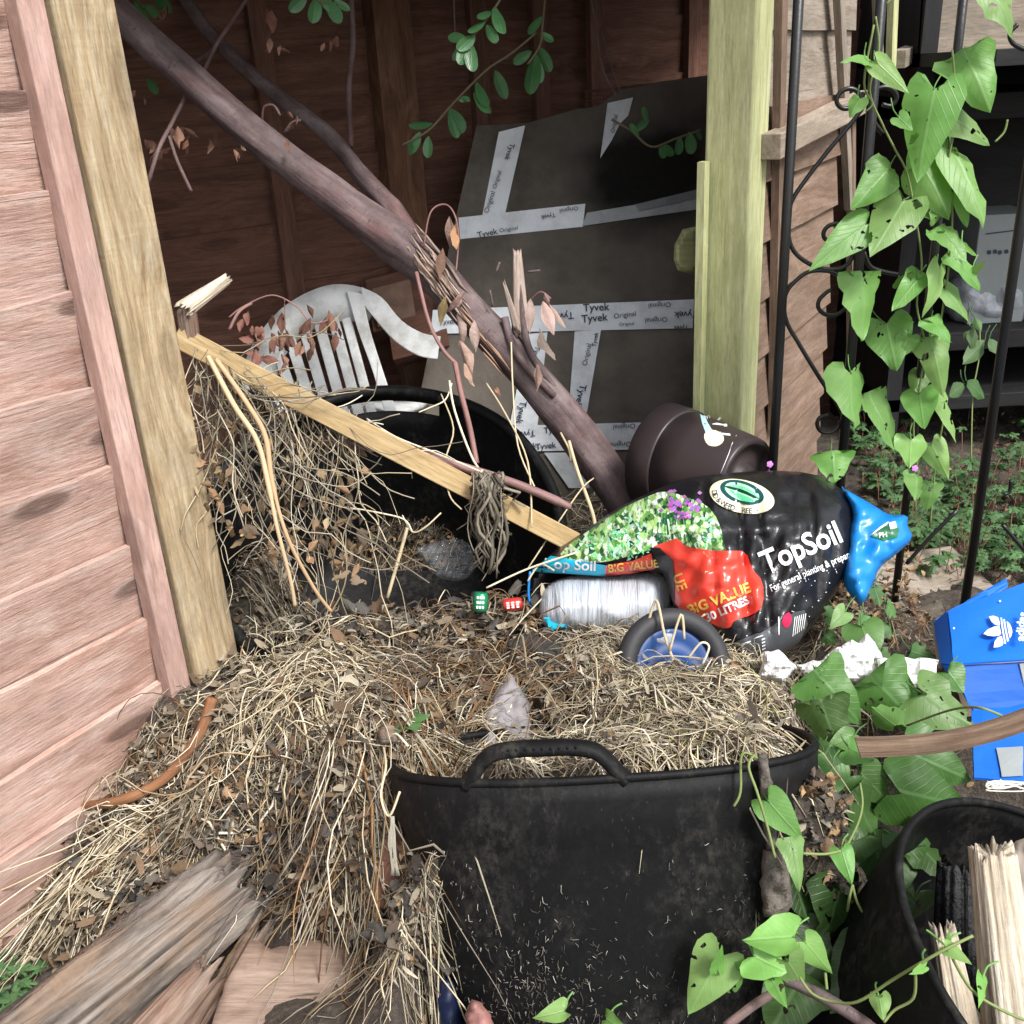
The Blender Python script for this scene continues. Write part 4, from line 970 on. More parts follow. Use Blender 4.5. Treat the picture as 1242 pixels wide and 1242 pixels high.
# ---------------------------------------------------------------- the soil bag
BG = smooth_poly([(645,694),(668,671),(690,657),(715,640),(745,618),(775,603),(806,589),(828,580),(870,575),(930,570),(985,573),(1015,588),(1036,610),(1042,640),(1036,680),(1018,712),(992,752),(966,782),(928,802),(895,797),(872,780),(852,757),(832,745),(818,738),(812,706),(800,690),(735,700),(690,697)], 1)
def bag_d(x, y, q=None):
    if q is None: q = dome(pdist(x, y, BG), 100)
    d = 1.445+(790-y)*.00066+max(0, (880-x))*.00035
    d -= .098*q
    u = x*.93+y*.36; v = -x*.36+y*.93
    d += q*(.017*mn.noise((u*.030, v*.008, 1))+.020*abs(mn.noise((u*.045+3, v*.012, 5)))+.012*abs(mn.noise((v*.03, u*.014, 8)))+.010*abs(mn.noise((u*.02+v*.05, v*.02-u*.02, 13)))+.005*mn.noise((x*.05, y*.05, 9)))
    # creases that run down from the shoulder of the bag
    for cx, w, s in ((898, 5, .014), (922, 4, .010), (985, 6, .011), (860, 4, .008), (952, 9, -.008), (1008, 5, .009)):
        e = (x-cx-(y-640)*.10)/w; d += q*s*math.exp(-e*e)
    return d
def bagp(x, y, off=.002):
    if not inside(x, y, BG): return W(x, y, bag_d(x, y, 0)-off)
    return W(x, y, bag_d(x, y)-off)
bag = thing('soil_bag', W(880, 792, 1.49), 'torn black bag printed TopSoil with red and green pictures, lying on the heap', 'bag')
v2, fsb = clip2d(BG, 4.5); n = len(v2); mb = MB(); fr_, bk_ = [], []
for x, y in v2:
    q = dome(pdist(x, y, BG), 100); fr_.append(W(x, y, bag_d(x, y, q))); bk_.append(W(x, y, bag_d(x, y, 0)+.11*q))
mb.add(fr_, fsb); mb.add(bk_, [f[::-1] for f in fsb]); mb.build('bag_film', M['bagk'], bag, merge=.0004)
def patch(name, poly, mat, off=.0022, step=5, col=(1, 1, 1), sm=1):
    mb = MB(); mb.sheet(smooth_poly(poly, sm) if sm else poly, lambda x, y: bagp(x, y, off), step, col); return mb.build(name, M[mat], bag)
patch('herb_picture', [(676,676),(690,660),(716,642),(748,620),(776,606),(806,594),(830,602),(858,612),(872,632),(880,664),(884,690),(850,668),(812,662),(790,666),(745,680),(712,684)], 'herb', .002)
mb = MB(); rr = random.Random(3)
for k in range(46):
    x, y = rr.gauss(824, 12), rr.gauss(613, 8); mb.sheet([(x-3, y), (x, y-2.5), (x+3, y), (x, y+2.5)], lambda a, b: bagp(a, b, .0030), 9, (rr.uniform(.5, 1), rr.uniform(.5, .9), rr.uniform(.6, 1.1)))
mb.build('flower_picture', M['flower'], bag, kind='stuff')
mb = MB()
for k in range(26):
    x = rr.uniform(796, 840); a = rr.gauss(0, 4); mb.sheet([(x-.8, 656), (x+a-.3, 622), (x+a+.4, 622), (x+.8, 656)], lambda p, q_: bagp(p, q_, .0026), 12, (.8, rr.uniform(.6, 1.2), .8))
mb.build('chive_picture', M['dkgreen'], bag)
mb = MB()
for k in range(150):
    x, y = rr.choice([(rr.gauss(862, 8), rr.gauss(655, 20)), (rr.uniform(700, 785), rr.gauss(652, 12)), (rr.uniform(720, 800), rr.gauss(668, 5))])
    if not inside(x, y, BG) or pdist(x, y, BG) < 8: continue
    s = rr.uniform(2, 5); a = rr.uniform(0, 3.1); c_, s_ = math.cos(a), math.sin(a); pp = [(-s, 0), (-s*.3, -s*.4), (s, 0), (-s*.2, s*.45)]
    k2 = rr.uniform(.6, 1.4); mb.sheet([(x+p*c_-q_*s_, y+p*s_+q_*c_) for p, q_ in pp], lambda a, b: bagp(a, b, .0027), 9, (k2*1.2, k2, k2*.7) if rr.random() < .6 else (3.2, 1.3, 2.0))
mb.build('lettuce_picture', M['green_p'], bag, kind='stuff')
patch('title_strip', [(645,692),(668,674),(690,678),(736,686),(734,699),(690,696),(655,694)], 'cyan', .0028, sm=0)
patch('value_strip', [(734,686),(768,680),(790,671),(794,690),(765,696),(733,699)], 'red', .0028, sm=0)
mb = MB(); put_text(mb, 'Top Soil', 692, 685.5, 12, -3, lambda x, y: bagp(x, y, .0040), .02, 1.08); mb.build('strip_title', M['white'], bag)
mb = MB(); put_text(mb, 'BIG VALUE', 768, 687, 9.5, 6, lambda x, y: bagp(x, y, .0040), .02, .95); mb.build('strip_value', M['yel'], bag)
patch('fold_lining', [(788,664),(800,664),(816,680),(818,700),(818,736),(806,700)], 'bagk', .0050, sm=0)
patch('value_badge', [(788,664),(812,656),(822,652),(832,664),(870,668),(884,668),(905,668),(912,690),(926,705),(926,735),(915,745),(890,752),(886,762),(874,762),(856,752),(838,742),(818,736),(816,710),(814,690),(800,672)], 'red', .0034, 4)
mb = MB(); fb_ = lambda x, y: bagp(x, y, .0046)
put_text(mb, 'BIG VALUE', 872, 727, 12, 21, fb_, .03, .98); put_text(mb, 'UE', 824, 706, 12, -70, fb_, .02); mb.build('badge_value', M['yel'], bag)
mb = MB(); put_text(mb, '30 LITRES', 882, 739, 10, 24, fb_, .03, .95); mb.build('badge_litres', M['white'], bag)
mb = MB(); put_text(mb, 'TopSoil', 972, 665, 27, 23, lambda x, y: bagp(x, y, .003), .022, .86); mb.build('title', M['white'], bag)
mb = MB(); put_text(mb, 'For general planting & preparation', 990, 690, 8.5, 23.5, lambda x, y: bagp(x, y, .003), .01, .72); mb.build('subtitle', M['white'], bag)
mb = MB(); rr = random.Random(9)
for k in range(95):
    x, y = rr.uniform(905, 1030), rr.uniform(690, 775); s = rr.uniform(.4, .9)
    if inside(x, y, BG) and pdist(x, y, BG) > 9: mb.sheet([(x-s, y), (x, y-s), (x+s, y), (x, y+s)], lambda a, b: bagp(a, b, .0028), 9)
mb.build('speckles', M['white'], bag, kind='stuff')
# round emblem
EC = (900, 602)
def epol(rx, ry, ang=-8, cx=EC[0], cy=EC[1], n=36):
    o = []
    for k in range(n):
        t = 2*math.pi*k/n; x, y = rx*math.cos(t), ry*math.sin(t); a = R(-ang); o.append((cx+x*math.cos(a)-y*math.sin(a), cy+x*math.sin(a)+y*math.cos(a)))
    return o
patch('emblem_ring', epol(40, 20, -12), 'cream', .0030, 5, sm=0)
patch('emblem_band', epol(27.5, 13.5, -17, 900, 597), 'dkgreen', .0038, 5, (.4, .5, 1.5), sm=0)
patch('emblem_field', epol(22, 10, -20, 900, 597), 'cream', .0046, 5, (.5, 1.1, .9), sm=0)
patch('emblem_leaf', [(880,589),(893,588),(908,592),(918,600),(921,604),(905,600),(892,594)], 'green_p', .0054, 5, (1.6, 1.1, 1.2))
patch('emblem_leaf', [(882,592),(895,598),(908,603),(917,608),(906,609),(896,605)], 'green_p', .0054, 5)
patch('emblem_vein', [(879,588.5),(900,593),(921,604),(919,606),(900,597),(880,591)], 'dkgreen', .0060, 5, (.3, .3, .5))
mb = MB(); s_ = 'DED & WEED-FREE \u2022'
for i, ch in enumerate(s_):
    t = R(168-i*8.6) if False else R(190-i*7.6-18); a = R(12)
    x, y = 34*math.cos(t), 16.6*math.sin(t); X_ = EC[0]+x*math.cos(a)-y*math.sin(a); Y_ = EC[1]+x*math.sin(a)+y*math.cos(a)
    tx, ty = -34*math.sin(t), 16.6*math.cos(t); tx, ty = -(tx*math.cos(a)-ty*math.sin(a)), -(tx*math.sin(a)+ty*math.cos(a))
    if ch != ' ': put_text(mb, ch, X_, Y_, 6.4, math.degrees(math.atan2(-ty, tx)), lambda p, q_: bagp(p, q_, .0042), .01, .9)
mb.build('emblem_text', M['ink'], bag)
# small print labels
patch('care_panel', [(898,783),(938,758),(964,742),(976,740),(980,757),(970,778),(950,792),(938,798)], 'greyp', .003, sm=0)
patch('care_panel', [(884,782),(918,768),(930,768),(934,788),(926,802),(900,798)], 'greyp', .0034, sm=0, col=(1.25, 1.25, 1.25))
patch('rose_picture', [(948,752),(953,744),(958,742),(961,752),(956,762),(950,760)], 'pinkp', .0042, 4)
mb = MB()
for k in range(6):
    x = 964+k*2.6; y0 = 748-k*.8; mb.sheet([(x, y0), (x+.9, y0), (x-2.0, y0+24-k), (x-2.8, y0+24-k)], lambda a, b: bagp(a, b, .0042), 6)
mb.sheet([(944,748),(945.2,748),(945.5,770),(944.3,770)], lambda a, b: bagp(a, b, .0042), 6)
for k, (x, y) in enumerate(((905,785),(920,778))): mb.sheet([(x-6, y-4), (x+5, y-8), (x+6, y-7), (x-5, y-3), (x-3, y+8), (x-4, y+8)], lambda a, b: bagp(a, b, .0046), 6)
for k in range(5): mb.sheet([(913+k*.3, 780+k*3), (916+k*.3, 779+k*3), (916+k*.3, 780.5+k*3), (913+k*.3, 781.5+k*3)], lambda a, b: bagp(a, b, .0046), 6); mb.sheet([(924+k*.2, 775+k*4), (928+k*.2, 773.5+k*4), (928+k*.2, 775+k*4), (924+k*.2, 777+k*4)], lambda a, b: bagp(a, b, .0046), 6)
mb.build('small_print', M['white'], bag)
# crumpled blue end
BE = smooth_poly([(1018,588),(1030,596),(1062,614),(1078,625),(1102,624),(1100,638),(1109,652),(1088,672),(1066,688),(1060,708),(1046,738),(1030,722),(1020,700),(1028,668),(1030,640),(1036,620)], 1)
mb = MB(); pillow(mb, BE, lambda x, y: 1.50+(690-y)*.0006, .04, .04, 16, 4, .014, .05, 5); mb.build('blue_end', M['bagblue'], bag, merge=.0004)
be = lambda off: (lambda x, y: W(x, y, 1.50+(690-y)*.0006-.04*dome(pdist(x, y, BE), 16)+.014*(mn.noise((x*.05, y*.05, 5))+.5*mn.noise((x*.115, y*.115, 10)))*dome(pdist(x, y, BE), 16)-off))
mb = MB(); mb.sheet([(1056,650),(1068,640),(1084,634),(1091,642),(1088,652),(1072,656)], be(.002), 4); mb.build('maker_badge', M['dkgreen'], bag)
mb = MB(); mb.sheet([(1055,650),(1066,640),(1078,632),(1076,636),(1064,644)], be(.003), 4); put_text(mb, 'PH', 1071, 649, 6, 8, be(.003), .02); mb.sheet([(1078,634),(1086,632),(1088,640),(1080,642)], be(.003), 4, (.9, .95, .85)); mb.build('maker_print', M['white'], bag)
# dark lining in the mouth of the bag
mb = MB(); pillow(mb, smooth_poly([(644,692),(690,697),(735,700),(800,690),(814,712),(818,740),(800,766),(660,766),(646,738)], 1), lambda x, y: 1.60+(790-y)*.0006-.02, .0, .05, 20, 6); mb.build('mouth_lining', M['bagk'], bag, merge=.0004)
mb = MB()
for pp in ([(643,693),(641,720),(645,740)],): mb.tube(pxpath(pp, 1.58, 4), .0022, 5)
mb.build('mouth_edge', M['bagblue'], bag)
# wrapped roll in the mouth of the bag
PR = smooth_poly([(652,742),(656,718),(672,703),(700,697),(760,697),(800,692),(812,710),(814,738),(802,760),(760,772),(690,770),(658,764)], 2)
v2, fsb = clip2d(PR, 3.5); mb = MB(); fr_ = []; bk_ = []; tc_ = []
for x, y in v2:
    q = dome(pdist(x, y, PR), 45); e = (x-652)/165
    wv = .0035*mn.noise((e*22+.5*mn.noise((y*.03, 0, 0)), y*.012, 3))+.0012*mn.noise((e*60, y*.02, 8))+.012*abs(mn.noise((e*5+y*.03, y*.025-e*3, 4)))
    d = 1.55+(790-y)*.0005; fr_.append(W(x, y, d-.085*q+wv*q)); bk_.append(W(x, y, d+.02*q)); tc_.append((x*.0012, y*.0002, 0))
mb.add(fr_, fsb, tc_); mb.add(bk_, [f[::-1] for f in fsb], tc_)
roll = mb.build('wrapped_bundle', M['film'], None, merge=.0003, label='bundle wrapped in shiny clear film lying in the torn mouth of the soil bag', cat='bundle')
mb = MB(); mb.sheet(rag([(660,750),(688,745),(690,760),(668,764)], 3, 3), lambda x, y: W(x, y, 1.515), 5); mb.build('wrapper', M['cyan'], None, solid=.002, label='torn bright blue wrapper scrap below the clear bundle', cat='wrapper')
mb = MB(); pillow(mb, smooth_poly([(668,752),(704,742),(800,740),(806,760),(760,778),(672,770)], 1), lambda x, y: 1.60, .03, .03, 15, 6, .01, .05); 

# toy wheel half buried in the straw
wcn = W(818, 810, 1.34); wn = Vector((.22, -.80, .56)).normalized()
wh = thing('toy_wheel', wcn, 'black foam wheel with a bright blue hub, half buried in straw by the soil bag', 'wheel')
xw = Vector((1, 0, 0)); xw = (xw-wn*xw.dot(wn)).normalized(); yw = wn.cross(xw)
mb = MB(); mb.tube([wcn+xw*math.cos(R(a*5))*.0665+yw*math.sin(R(a*5))*.0665 for a in range(73)], .0135, 14, cap=False); mb.build('tyre', M['tyre'], wh)
mb = MB(); mb.lathe(wcn-wn*.006, wcn+wn, [(0, .060), (.004, .056), (.006, .047), (.001, .040), (.001, .022), (.008, .018), (.012, .012), (.012, .0005)], 40, xref=xw); mb.build('hub', M['hub'], wh)
mb = MB(); pillow(mb, smooth_poly([(788,762),(812,758),(822,772),(806,795),(790,790)], 1), lambda x, y: 1.36, .012, .012, 10, 4, .008, .1); mb.build('film_scrap', M['bagfilm'], None, label='grey clear film scrap in front of the blue wheel hub', cat='plastic')

# ---------------------------------------------------------------- shoe box
sbx = thing('shoe_box', W(1210, 945, 1.17), 'crushed bright blue shoe box with white trefoil logo at the right edge', 'box')
QA, QB, QC, QD = (1150,742,1.43), (1300,686,1.47), (1300,797,1.33), (1157,806,1.32)
def bil(u, v, off=0):
    p = (W(*QA)*(1-u)+W(*QB)*u)*(1-v)+(W(*QD)*(1-u)+W(*QC)*u)*v
    return p-fw*off+fw*.006*math.sin(u*math.pi)*math.sin(v*math.pi)+fw*.004*mn.noise((u*3, v*3, 1))
def card(name, fnc, mat, nu=10, nv=8, th=.003, col=(1, 1, 1)):
    mb = MB(); vs = [fnc(i/nu, j/nv) for j in range(nv+1) for i in range(nu+1)]
    mb.add(vs, [(j*(nu+1)+i, j*(nu+1)+i+1, (j+1)*(nu+1)+i+1, (j+1)*(nu+1)+i) for j in range(nv) for i in range(nu)], None, col)
    return mb.build(name, M[mat], sbx, smooth=False, solid=th)
def q4(a, b, c, d, w=.002, s=0): 
    a, b, c, d = W(*a), W(*b), W(*c), W(*d)
    return lambda u, v: (a*(1-u)+b*u)*(1-v)+(d*(1-u)+c*u)*v+fw*w*mn.noise((u*4, v*4, s))
lid = card('lid_top', bil, 'bluebox', 14, 10)
card('end_flap', q4((1133,756,1.475),(1149,742,1.435),(1157,807,1.325),(1142,805,1.36), .003, 2), 'bluebox')
card('end_flap', q4((1143,806,1.358),(1157,807,1.328),(1178,858,1.30),(1168,838,1.325), .003, 3), 'bluebox')
card('torn_edge', q4((1131,757,1.476),(1134,755,1.474),(1143,806,1.360),(1139,812,1.362), .004, 5), 'card')
card('back_rim', q4((1134,752,1.50),(1220,702,1.55),(1222,712,1.55),(1138,762,1.50), .002, 6), 'bluebox')
card('back_rim', q4((1150,742,1.44),(1196,716,1.50),(1198,722,1.49),(1152,747,1.44), .002, 6), 'bluebox')
card('inner_wall', q4((1140,765,1.53),(1300,690,1.60),(1300,850,1.50),(1170,870,1.47), .002, 7), 'card')
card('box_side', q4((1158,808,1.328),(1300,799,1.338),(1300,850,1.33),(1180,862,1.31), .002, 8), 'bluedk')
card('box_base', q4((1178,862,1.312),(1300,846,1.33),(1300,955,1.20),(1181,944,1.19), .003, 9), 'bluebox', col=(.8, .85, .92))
card('lid_inner', q4((1236,805,1.33),(1300,800,1.33),(1300,850,1.322),(1246,852,1.322), .001, 4), 'boxw')
bb2 = q4((1178,862,1.306),(1300,846,1.324),(1300,955,1.194),(1181,944,1.184), .003, 9)
mb = MB(); mb.sheet(rag([(.24,.58),(.50,.56),(.50,.92),(.28,.95)], .02, 3, 6), lambda u, v: bb2(u, v), .1); mb.build('torn_sticker', M['boxw'], sbx, smooth=False)
# trefoil and word on the lid, in lid coordinates
def lidpx(x, y, off=.0034):
    q_ = ray(x, y); a, b, d = W(*QA), W(*QB), W(*QD); n_ = (b-a).cross(d-a).normalized()
    p = CAM+q_*(n_.dot(a-CAM)/n_.dot(q_)); 
    u = (p-a).dot(b-a)/(b-a).length_squared; v = (p-a).dot(d-a)/(d-a).length_squared
    return p-q_.normalized()*off+fw*.006*math.sin(max(0, min(1, u))*math.pi)*math.sin(max(0, min(1, v))*math.pi)
zl = lambda P: [(1160+x/12.41, 700+y/12.41) for x, y in P]
mb = MB()
for P in ([(495,595),(560,580),(635,605),(665,690),(660,735),(600,720),(535,670)], [(405,850),(480,785),(580,745),(660,740),(685,850),(655,880),(560,890),(470,880)], [(560,1060),(575,970),(625,905),(690,885),(712,990),(690,1030),(625,1055)],
          [(672,610),(695,612),(752,1000),(725,1005)], [(715,630),(740,640),(800,960),(770,975)], [(768,662),(815,700),(850,770),(858,830),(840,890),(812,925)]):
    mb.sheet(zl(P), lidpx, 3)
mb.build('trefoil_logo', M['white'], sbx, smooth=False)
mb = MB(); put_text(mb, 'adidas', 1240, 760, 10, 86, lidpx, .03, 1.0); mb.build('brand_word', M['white'], sbx, smooth=False)
mb = MB()
for x, y in ((1213,729),(1157,762)): mb.sheet([(x-1.5,y),(x,y-1.5),(x+1.5,y),(x,y+1.5)], lidpx, 3)
mb.build('white_flecks', M['white'], sbx, smooth=False)

# ---------------------------------------------------------------- polystyrene pieces and other litter
for k, (P, d, l) in enumerate((([(926,792),(944,788),(966,810),(952,830),(920,822)], 1.36, 'small white polystyrene chunk at the lower right corner of the soil bag'),
   ([(966,806),(998,800),(1010,788),(1035,775),(1060,790),(1064,818),(1030,832),(985,830)], 1.345, 'large white polystyrene chunk between the straw and the bindweed leaves'),
   ([(1064,800),(1100,797),(1140,800),(1136,820),(1110,834),(1068,826)], 1.335, 'white polystyrene chunk nearest the blue shoe box'),
   ([(1030,790),(1050,770),(1062,780),(1070,800),(1050,806)], 1.37, 'white polystyrene chunk poking up behind the others'))):
    mb = MB(); pillow(mb, rag(P, 4, k*3, 5), lambda x, y: d, .018, .02, 7, 3.5, .01, .08, k); mb.build('polystyrene_piece', M['poly'], None, smooth=False, label=l, cat='polystyrene', group='broken white polystyrene', merge=.0003)
def can(name, px, py, d, r, L, mat, axis, label):
    c = W(px, py, d); ax = Vector(axis).normalized(); t = thing(name, c, label, 'can')
    mb = MB(); mb.lathe(c-ax*L/2, c+ax, [(0, r*.001), (0, r*.8), (.003, r*.9), (.006, r), (L-.006, r), (L-.003, r*.9), (L, r*.8), (L-.003, r*.75), (L-.003, .0002)], 24, dent=.12); mb.build('can_wall', M[mat], t)
    mb = MB(); n_ = (-fw-ax*(-fw).dot(ax)).normalized(); s_ = ax.cross(n_)
    for k in (-1, 0, 1):
        for a in range(3): 
            th = (a-1)*.35; e = n_*math.cos(th)+s_*math.sin(th); mb.box(c+ax*k*L*.25+e*r*1.03, ax*L*.14, s_*r*.25, e*.0006)
    mb.build('can_print', M['white'], t, smooth=False)
can('crushed_can', 583, 730, 1.56, .012, .03, 'cangreen', up+rt*.05, 'small green can with white marks, half buried in the debris')
can('crushed_can', 622, 733, 1.56, .010, .03, 'canred', rt+up*.1, 'small red can with white marks, half buried left of the soil bag')
# clear fruit tray
mb = MB(); trp = [(502,668),(520,658),(556,652),(572,662),(578,690),(560,706),(528,700)]
mb.sheet(smooth_poly(trp, 1), lambda x, y: W(x, y, 1.665-.018*dome(pdist(x, y, trp), 12)+.005*math.sin(x*.45+y*.25)), 3); mb.build('plastic_tray', M['tray'], None, solid=.0012, label='clear ribbed plastic food tray lying in the mouth of the back tub', cat='tray')
for (P, mt, d, l, nm, cat) in (([(614,778),(645,768),(680,782),(690,806),(664,834),(640,842),(622,820)], 'felt', None, 'dark grey felt scrap lying on the straw behind the foreground tub', 'felt_scrap', 'felt'),
   ([(588,862),(604,836),(622,818),(640,850),(650,905),(640,925),(582,912)], 'slate', None, 'lilac grey card scrap just behind the handle of the foreground tub', 'card_scrap', 'card'),
   ([(455,888),(468,874),(480,882),(482,900),(462,905)], 'rot', None, 'grey bark chip at the left end of the tub rim', 'bark_chip', 'bark'),
   ([(392,695),(418,688),(450,700),(446,725),(410,722)], 'card', None, 'torn brown card lying in the debris by the back tub', 'card_scrap', 'card')):
    P2 = rag(P, 3, len(P), 4); c0 = hit(sum(p[0] for p in P)/len(P), sum(p[1] for p in P)/len(P)); d0 = (c0-CAM).dot(fw)
    mb = MB(); pillow(mb, P2, lambda x, y: d0+(sum(p[1] for p in P)/len(P)-y)*.0006-.020, .014, .05, 12, 4, .014, .07, len(P)); mb.build(nm, M[mt], None, label=l, cat=cat, merge=.0003)
mb = MB(); mb.box(W(648, 936, 1.11), rt*.034, fw*.02, up*.018); mb.build('rubber_block', M['black_in'], None, smooth=False, bevel=.002, label='small black block seen through the tub handle', cat='block')
# withered strips hanging on the right of the tub
mb = MB(); pillow(mb, rag([(918,918),(930,914),(936,950),(940,1000),(946,1030),(930,1032),(924,980)], 3, 2, 5), lambda x, y: 1.005+(y-915)*.00006, .008, .008, 6, 4, .012, .06, 3)
pillow(mb, rag([(926,1030),(948,1030),(958,1060),(962,1100),(950,1116),(926,1112),(922,1070)], 3, 5, 5), lambda x, y: 1.01+(y-915)*.00006, .012, .01, 9, 4, .014, .06, 8)
mb.build('withered_stem', M['stemgrey'], None, label='grey withered stem hanging down the right side of the foreground tub', cat='stem', merge=.0003)
# dead seed head over the stick
mb = MB(); rr = random.Random(4)
for k in range(75):
    x, y = rr.gauss(592, 10), 570+rr.uniform(0, 14); L = rr.uniform(20, 125); pp = [(x, y, 1.545)]
    for i in range(5): pp.append((x+rr.gauss(0, 6)+rr.uniform(-14, 18)*i/5, y+L*(i+1)/5, 1.545+rr.uniform(-.012, .012)+.01*i))
    c = rr.uniform(.05, .27); mb.tube(pxpath(pp, 1.55, 2), rr.uniform(.0008, .0035), 4, (c, c*.88, c*.68), flat=.5)
mb.build('dead_flower_head', M['straw'], None, label='grey green dead flower head hanging from the purple stick', cat='dead plant')
# ---------------------------------------------------------------- bindweed
def vine(name, leaves, stems, dfun, label, mat, sw=2.4, group=None, seed=0, shape=None, stemcol=(.20, .26, .09)):
    rr = random.Random(seed)
    b0 = W(leaves[0][0], leaves[0][1], dfun(leaves[0][0], leaves[0][1])); t = thing(name, b0, label, 'plant', group)
    mb = MB(); ms = MB()
    for k, L in enumerate(leaves):
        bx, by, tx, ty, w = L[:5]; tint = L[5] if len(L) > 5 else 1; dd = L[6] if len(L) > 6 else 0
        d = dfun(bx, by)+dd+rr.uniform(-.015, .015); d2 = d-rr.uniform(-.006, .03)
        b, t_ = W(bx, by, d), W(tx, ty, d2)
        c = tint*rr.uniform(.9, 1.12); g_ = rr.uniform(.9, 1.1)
        g_ = rr.choice([.9, .95, 1.0, 1.08, 1.2])
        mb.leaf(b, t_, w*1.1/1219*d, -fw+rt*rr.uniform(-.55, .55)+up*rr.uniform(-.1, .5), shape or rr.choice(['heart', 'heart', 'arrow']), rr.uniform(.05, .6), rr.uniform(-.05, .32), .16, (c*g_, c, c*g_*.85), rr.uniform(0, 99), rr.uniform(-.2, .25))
        a = rr.uniform(-.6, .6); pe = W(bx-(tx-bx)*.25+rr.gauss(0, 8), by-14-rr.uniform(0, 10), d+.02)
        mb.tube(smooth_path([b, (b+pe)/2+fw*.006, pe], 3), .0010, 5, (c, c, c))
    for s_ in stems:
        pts = [W(p[0], p[1], p[2] if len(p) > 2 else dfun(p[0], p[1])+.012) for p in s_]
        ms = MB(); ms.tube(smooth_path(pts, 5), sw/2/1219*1.4, 6, stemcol); ms.build('stem', M['stem'], t)
    mb.build('leaves', M[mat], t)
    return t
V1 = [(1133,108,1109,213,66),(1174,74,1202,127,70),(1205,-8,1240,38,44),(1050,72,1028,67,18,1.2),(1064,76,1103,113,26,1.1),(1042,120,1030,142,22,.8),(1090,142,1107,158,20),(1120,168,1103,206,36,.85,.03),(1133,150,1150,180,28,.9,.02),(1157,144,1207,172,44),(1160,188,1207,265,48),(1078,206,1040,250,46),(1122,207,1155,264,50),(1095,243,1055,312,58),(1108,250,1128,264,26,.8,.02),
 (1050,272,987,318,44,.85),(1165,240,1172,274,24),(1145,283,1176,310,40),(1160,315,1196,347,34),(1048,347,1055,411,64),(1112,340,1083,373,36),(1140,325,1133,382,26,1.15),(1148,350,1183,392,30,.9),(1075,393,1088,452,54,.72,.03),(1102,408,1087,436,26,.85),(1133,392,1155,415,34,1.1),(1128,408,1133,422,22,1.1),(1132,425,1147,480,42,1.15),(1033,453,1036,522,58,.9),(1062,492,1090,549,48,.8,.02),(1010,555,1012,585,50,1.0),
 (1115,478,1120,518,40,1.15),(1143,488,1161,538,26,1.15),(1105,533,1103,568,36,1.05),(1130,540,1151,582,30,1.2),(1113,578,1110,608,30,.95),(1130,592,1128,620,34,.8),(1118,452,1108,478,26,.6,.04),(1090,350,1105,330,20,.7,.03),(1140,255,1132,275,20,1.2),(1146,215,1140,240,20,.8,.03),(1180,330,1196,316,10,1.2),(1170,300,1186,312,9,1.25)]
vine('bindweed', V1, [[(1062,20),(1066,60),(1055,110),(1070,150),(1085,180),(1100,210),(1110,260),(1118,320),(1112,370),(1122,420),(1115,470),(1108,520),(1112,560),(1110,620)],[(1155,60),(1160,140),(1150,200),(1155,260),(1150,330),(1140,400),(1140,450),(1145,500),(1135,560),(1128,640)],[(1060,30),(1048,100),(1058,125),(1050,135)],[(1075,5),(1090,-10)],[(1207,172),(1218,160),(1222,145)]],
     lambda x, y: (ony(x, y, 1.50)-CAM).dot(fw), 'tall bindweed climbing the iron trellis with big heart shaped leaves', 'bind', 2.6, None, 4)
D2 = lambda x, y: 1.27-(y-830)*.0008
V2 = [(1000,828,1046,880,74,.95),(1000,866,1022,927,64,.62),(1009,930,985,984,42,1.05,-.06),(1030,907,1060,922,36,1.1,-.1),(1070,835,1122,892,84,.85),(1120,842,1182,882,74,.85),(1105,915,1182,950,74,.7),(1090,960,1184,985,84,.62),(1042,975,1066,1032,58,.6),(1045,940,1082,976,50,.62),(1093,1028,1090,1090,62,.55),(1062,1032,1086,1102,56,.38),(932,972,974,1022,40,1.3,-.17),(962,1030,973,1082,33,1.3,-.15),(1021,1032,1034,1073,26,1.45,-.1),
 (1000,1075,1030,1130,80,.25,.05),(1040,1090,1050,1150,80,.3,.02),(1010,1040,1000,1100,80,.35,.03),(1075,1100,1085,1160,70,.3,.0),(1120,1030,1150,1060,60,.4,.0),(1010,1150,960,1210,90,.3,.02),(1060,1160,1010,1230,80,.28,.02),(970,1100,1000,1150,70,.3,.03),(985,945,1002,1010,66,.38,-.03),(992,1005,985,1080,74,.32,-.03),(1018,1080,1000,1145,74,.32,-.02),(1000,915,975,962,54,.5,-.02),(960,1060,985,1120,60,.28,-.03),(1035,1020,1010,1075,60,.36,-.03),(985,1140,1030,1190,70,.28,.06),(1110,1085,1060,1150,60,.25,.05),(1000,1000,985,1050,60,.28,.05),(1060,1000,1000,1030,60,.32,.05),(1035,895,1005,905,30,1.0),(1085,880,1060,862,34,.9),(1045,760,1062,805,46,1.0,.08),(1025,742,1010,760,22,1.2,.1),(1150,815,1170,840,40,.8),(1130,990,1150,1010,50,.45,.03),(1160,1000,1120,1040,50,.4,.04),(975,960,990,930,30,.35,.05)]  # low tint values paint shadow onto the leaves underneath
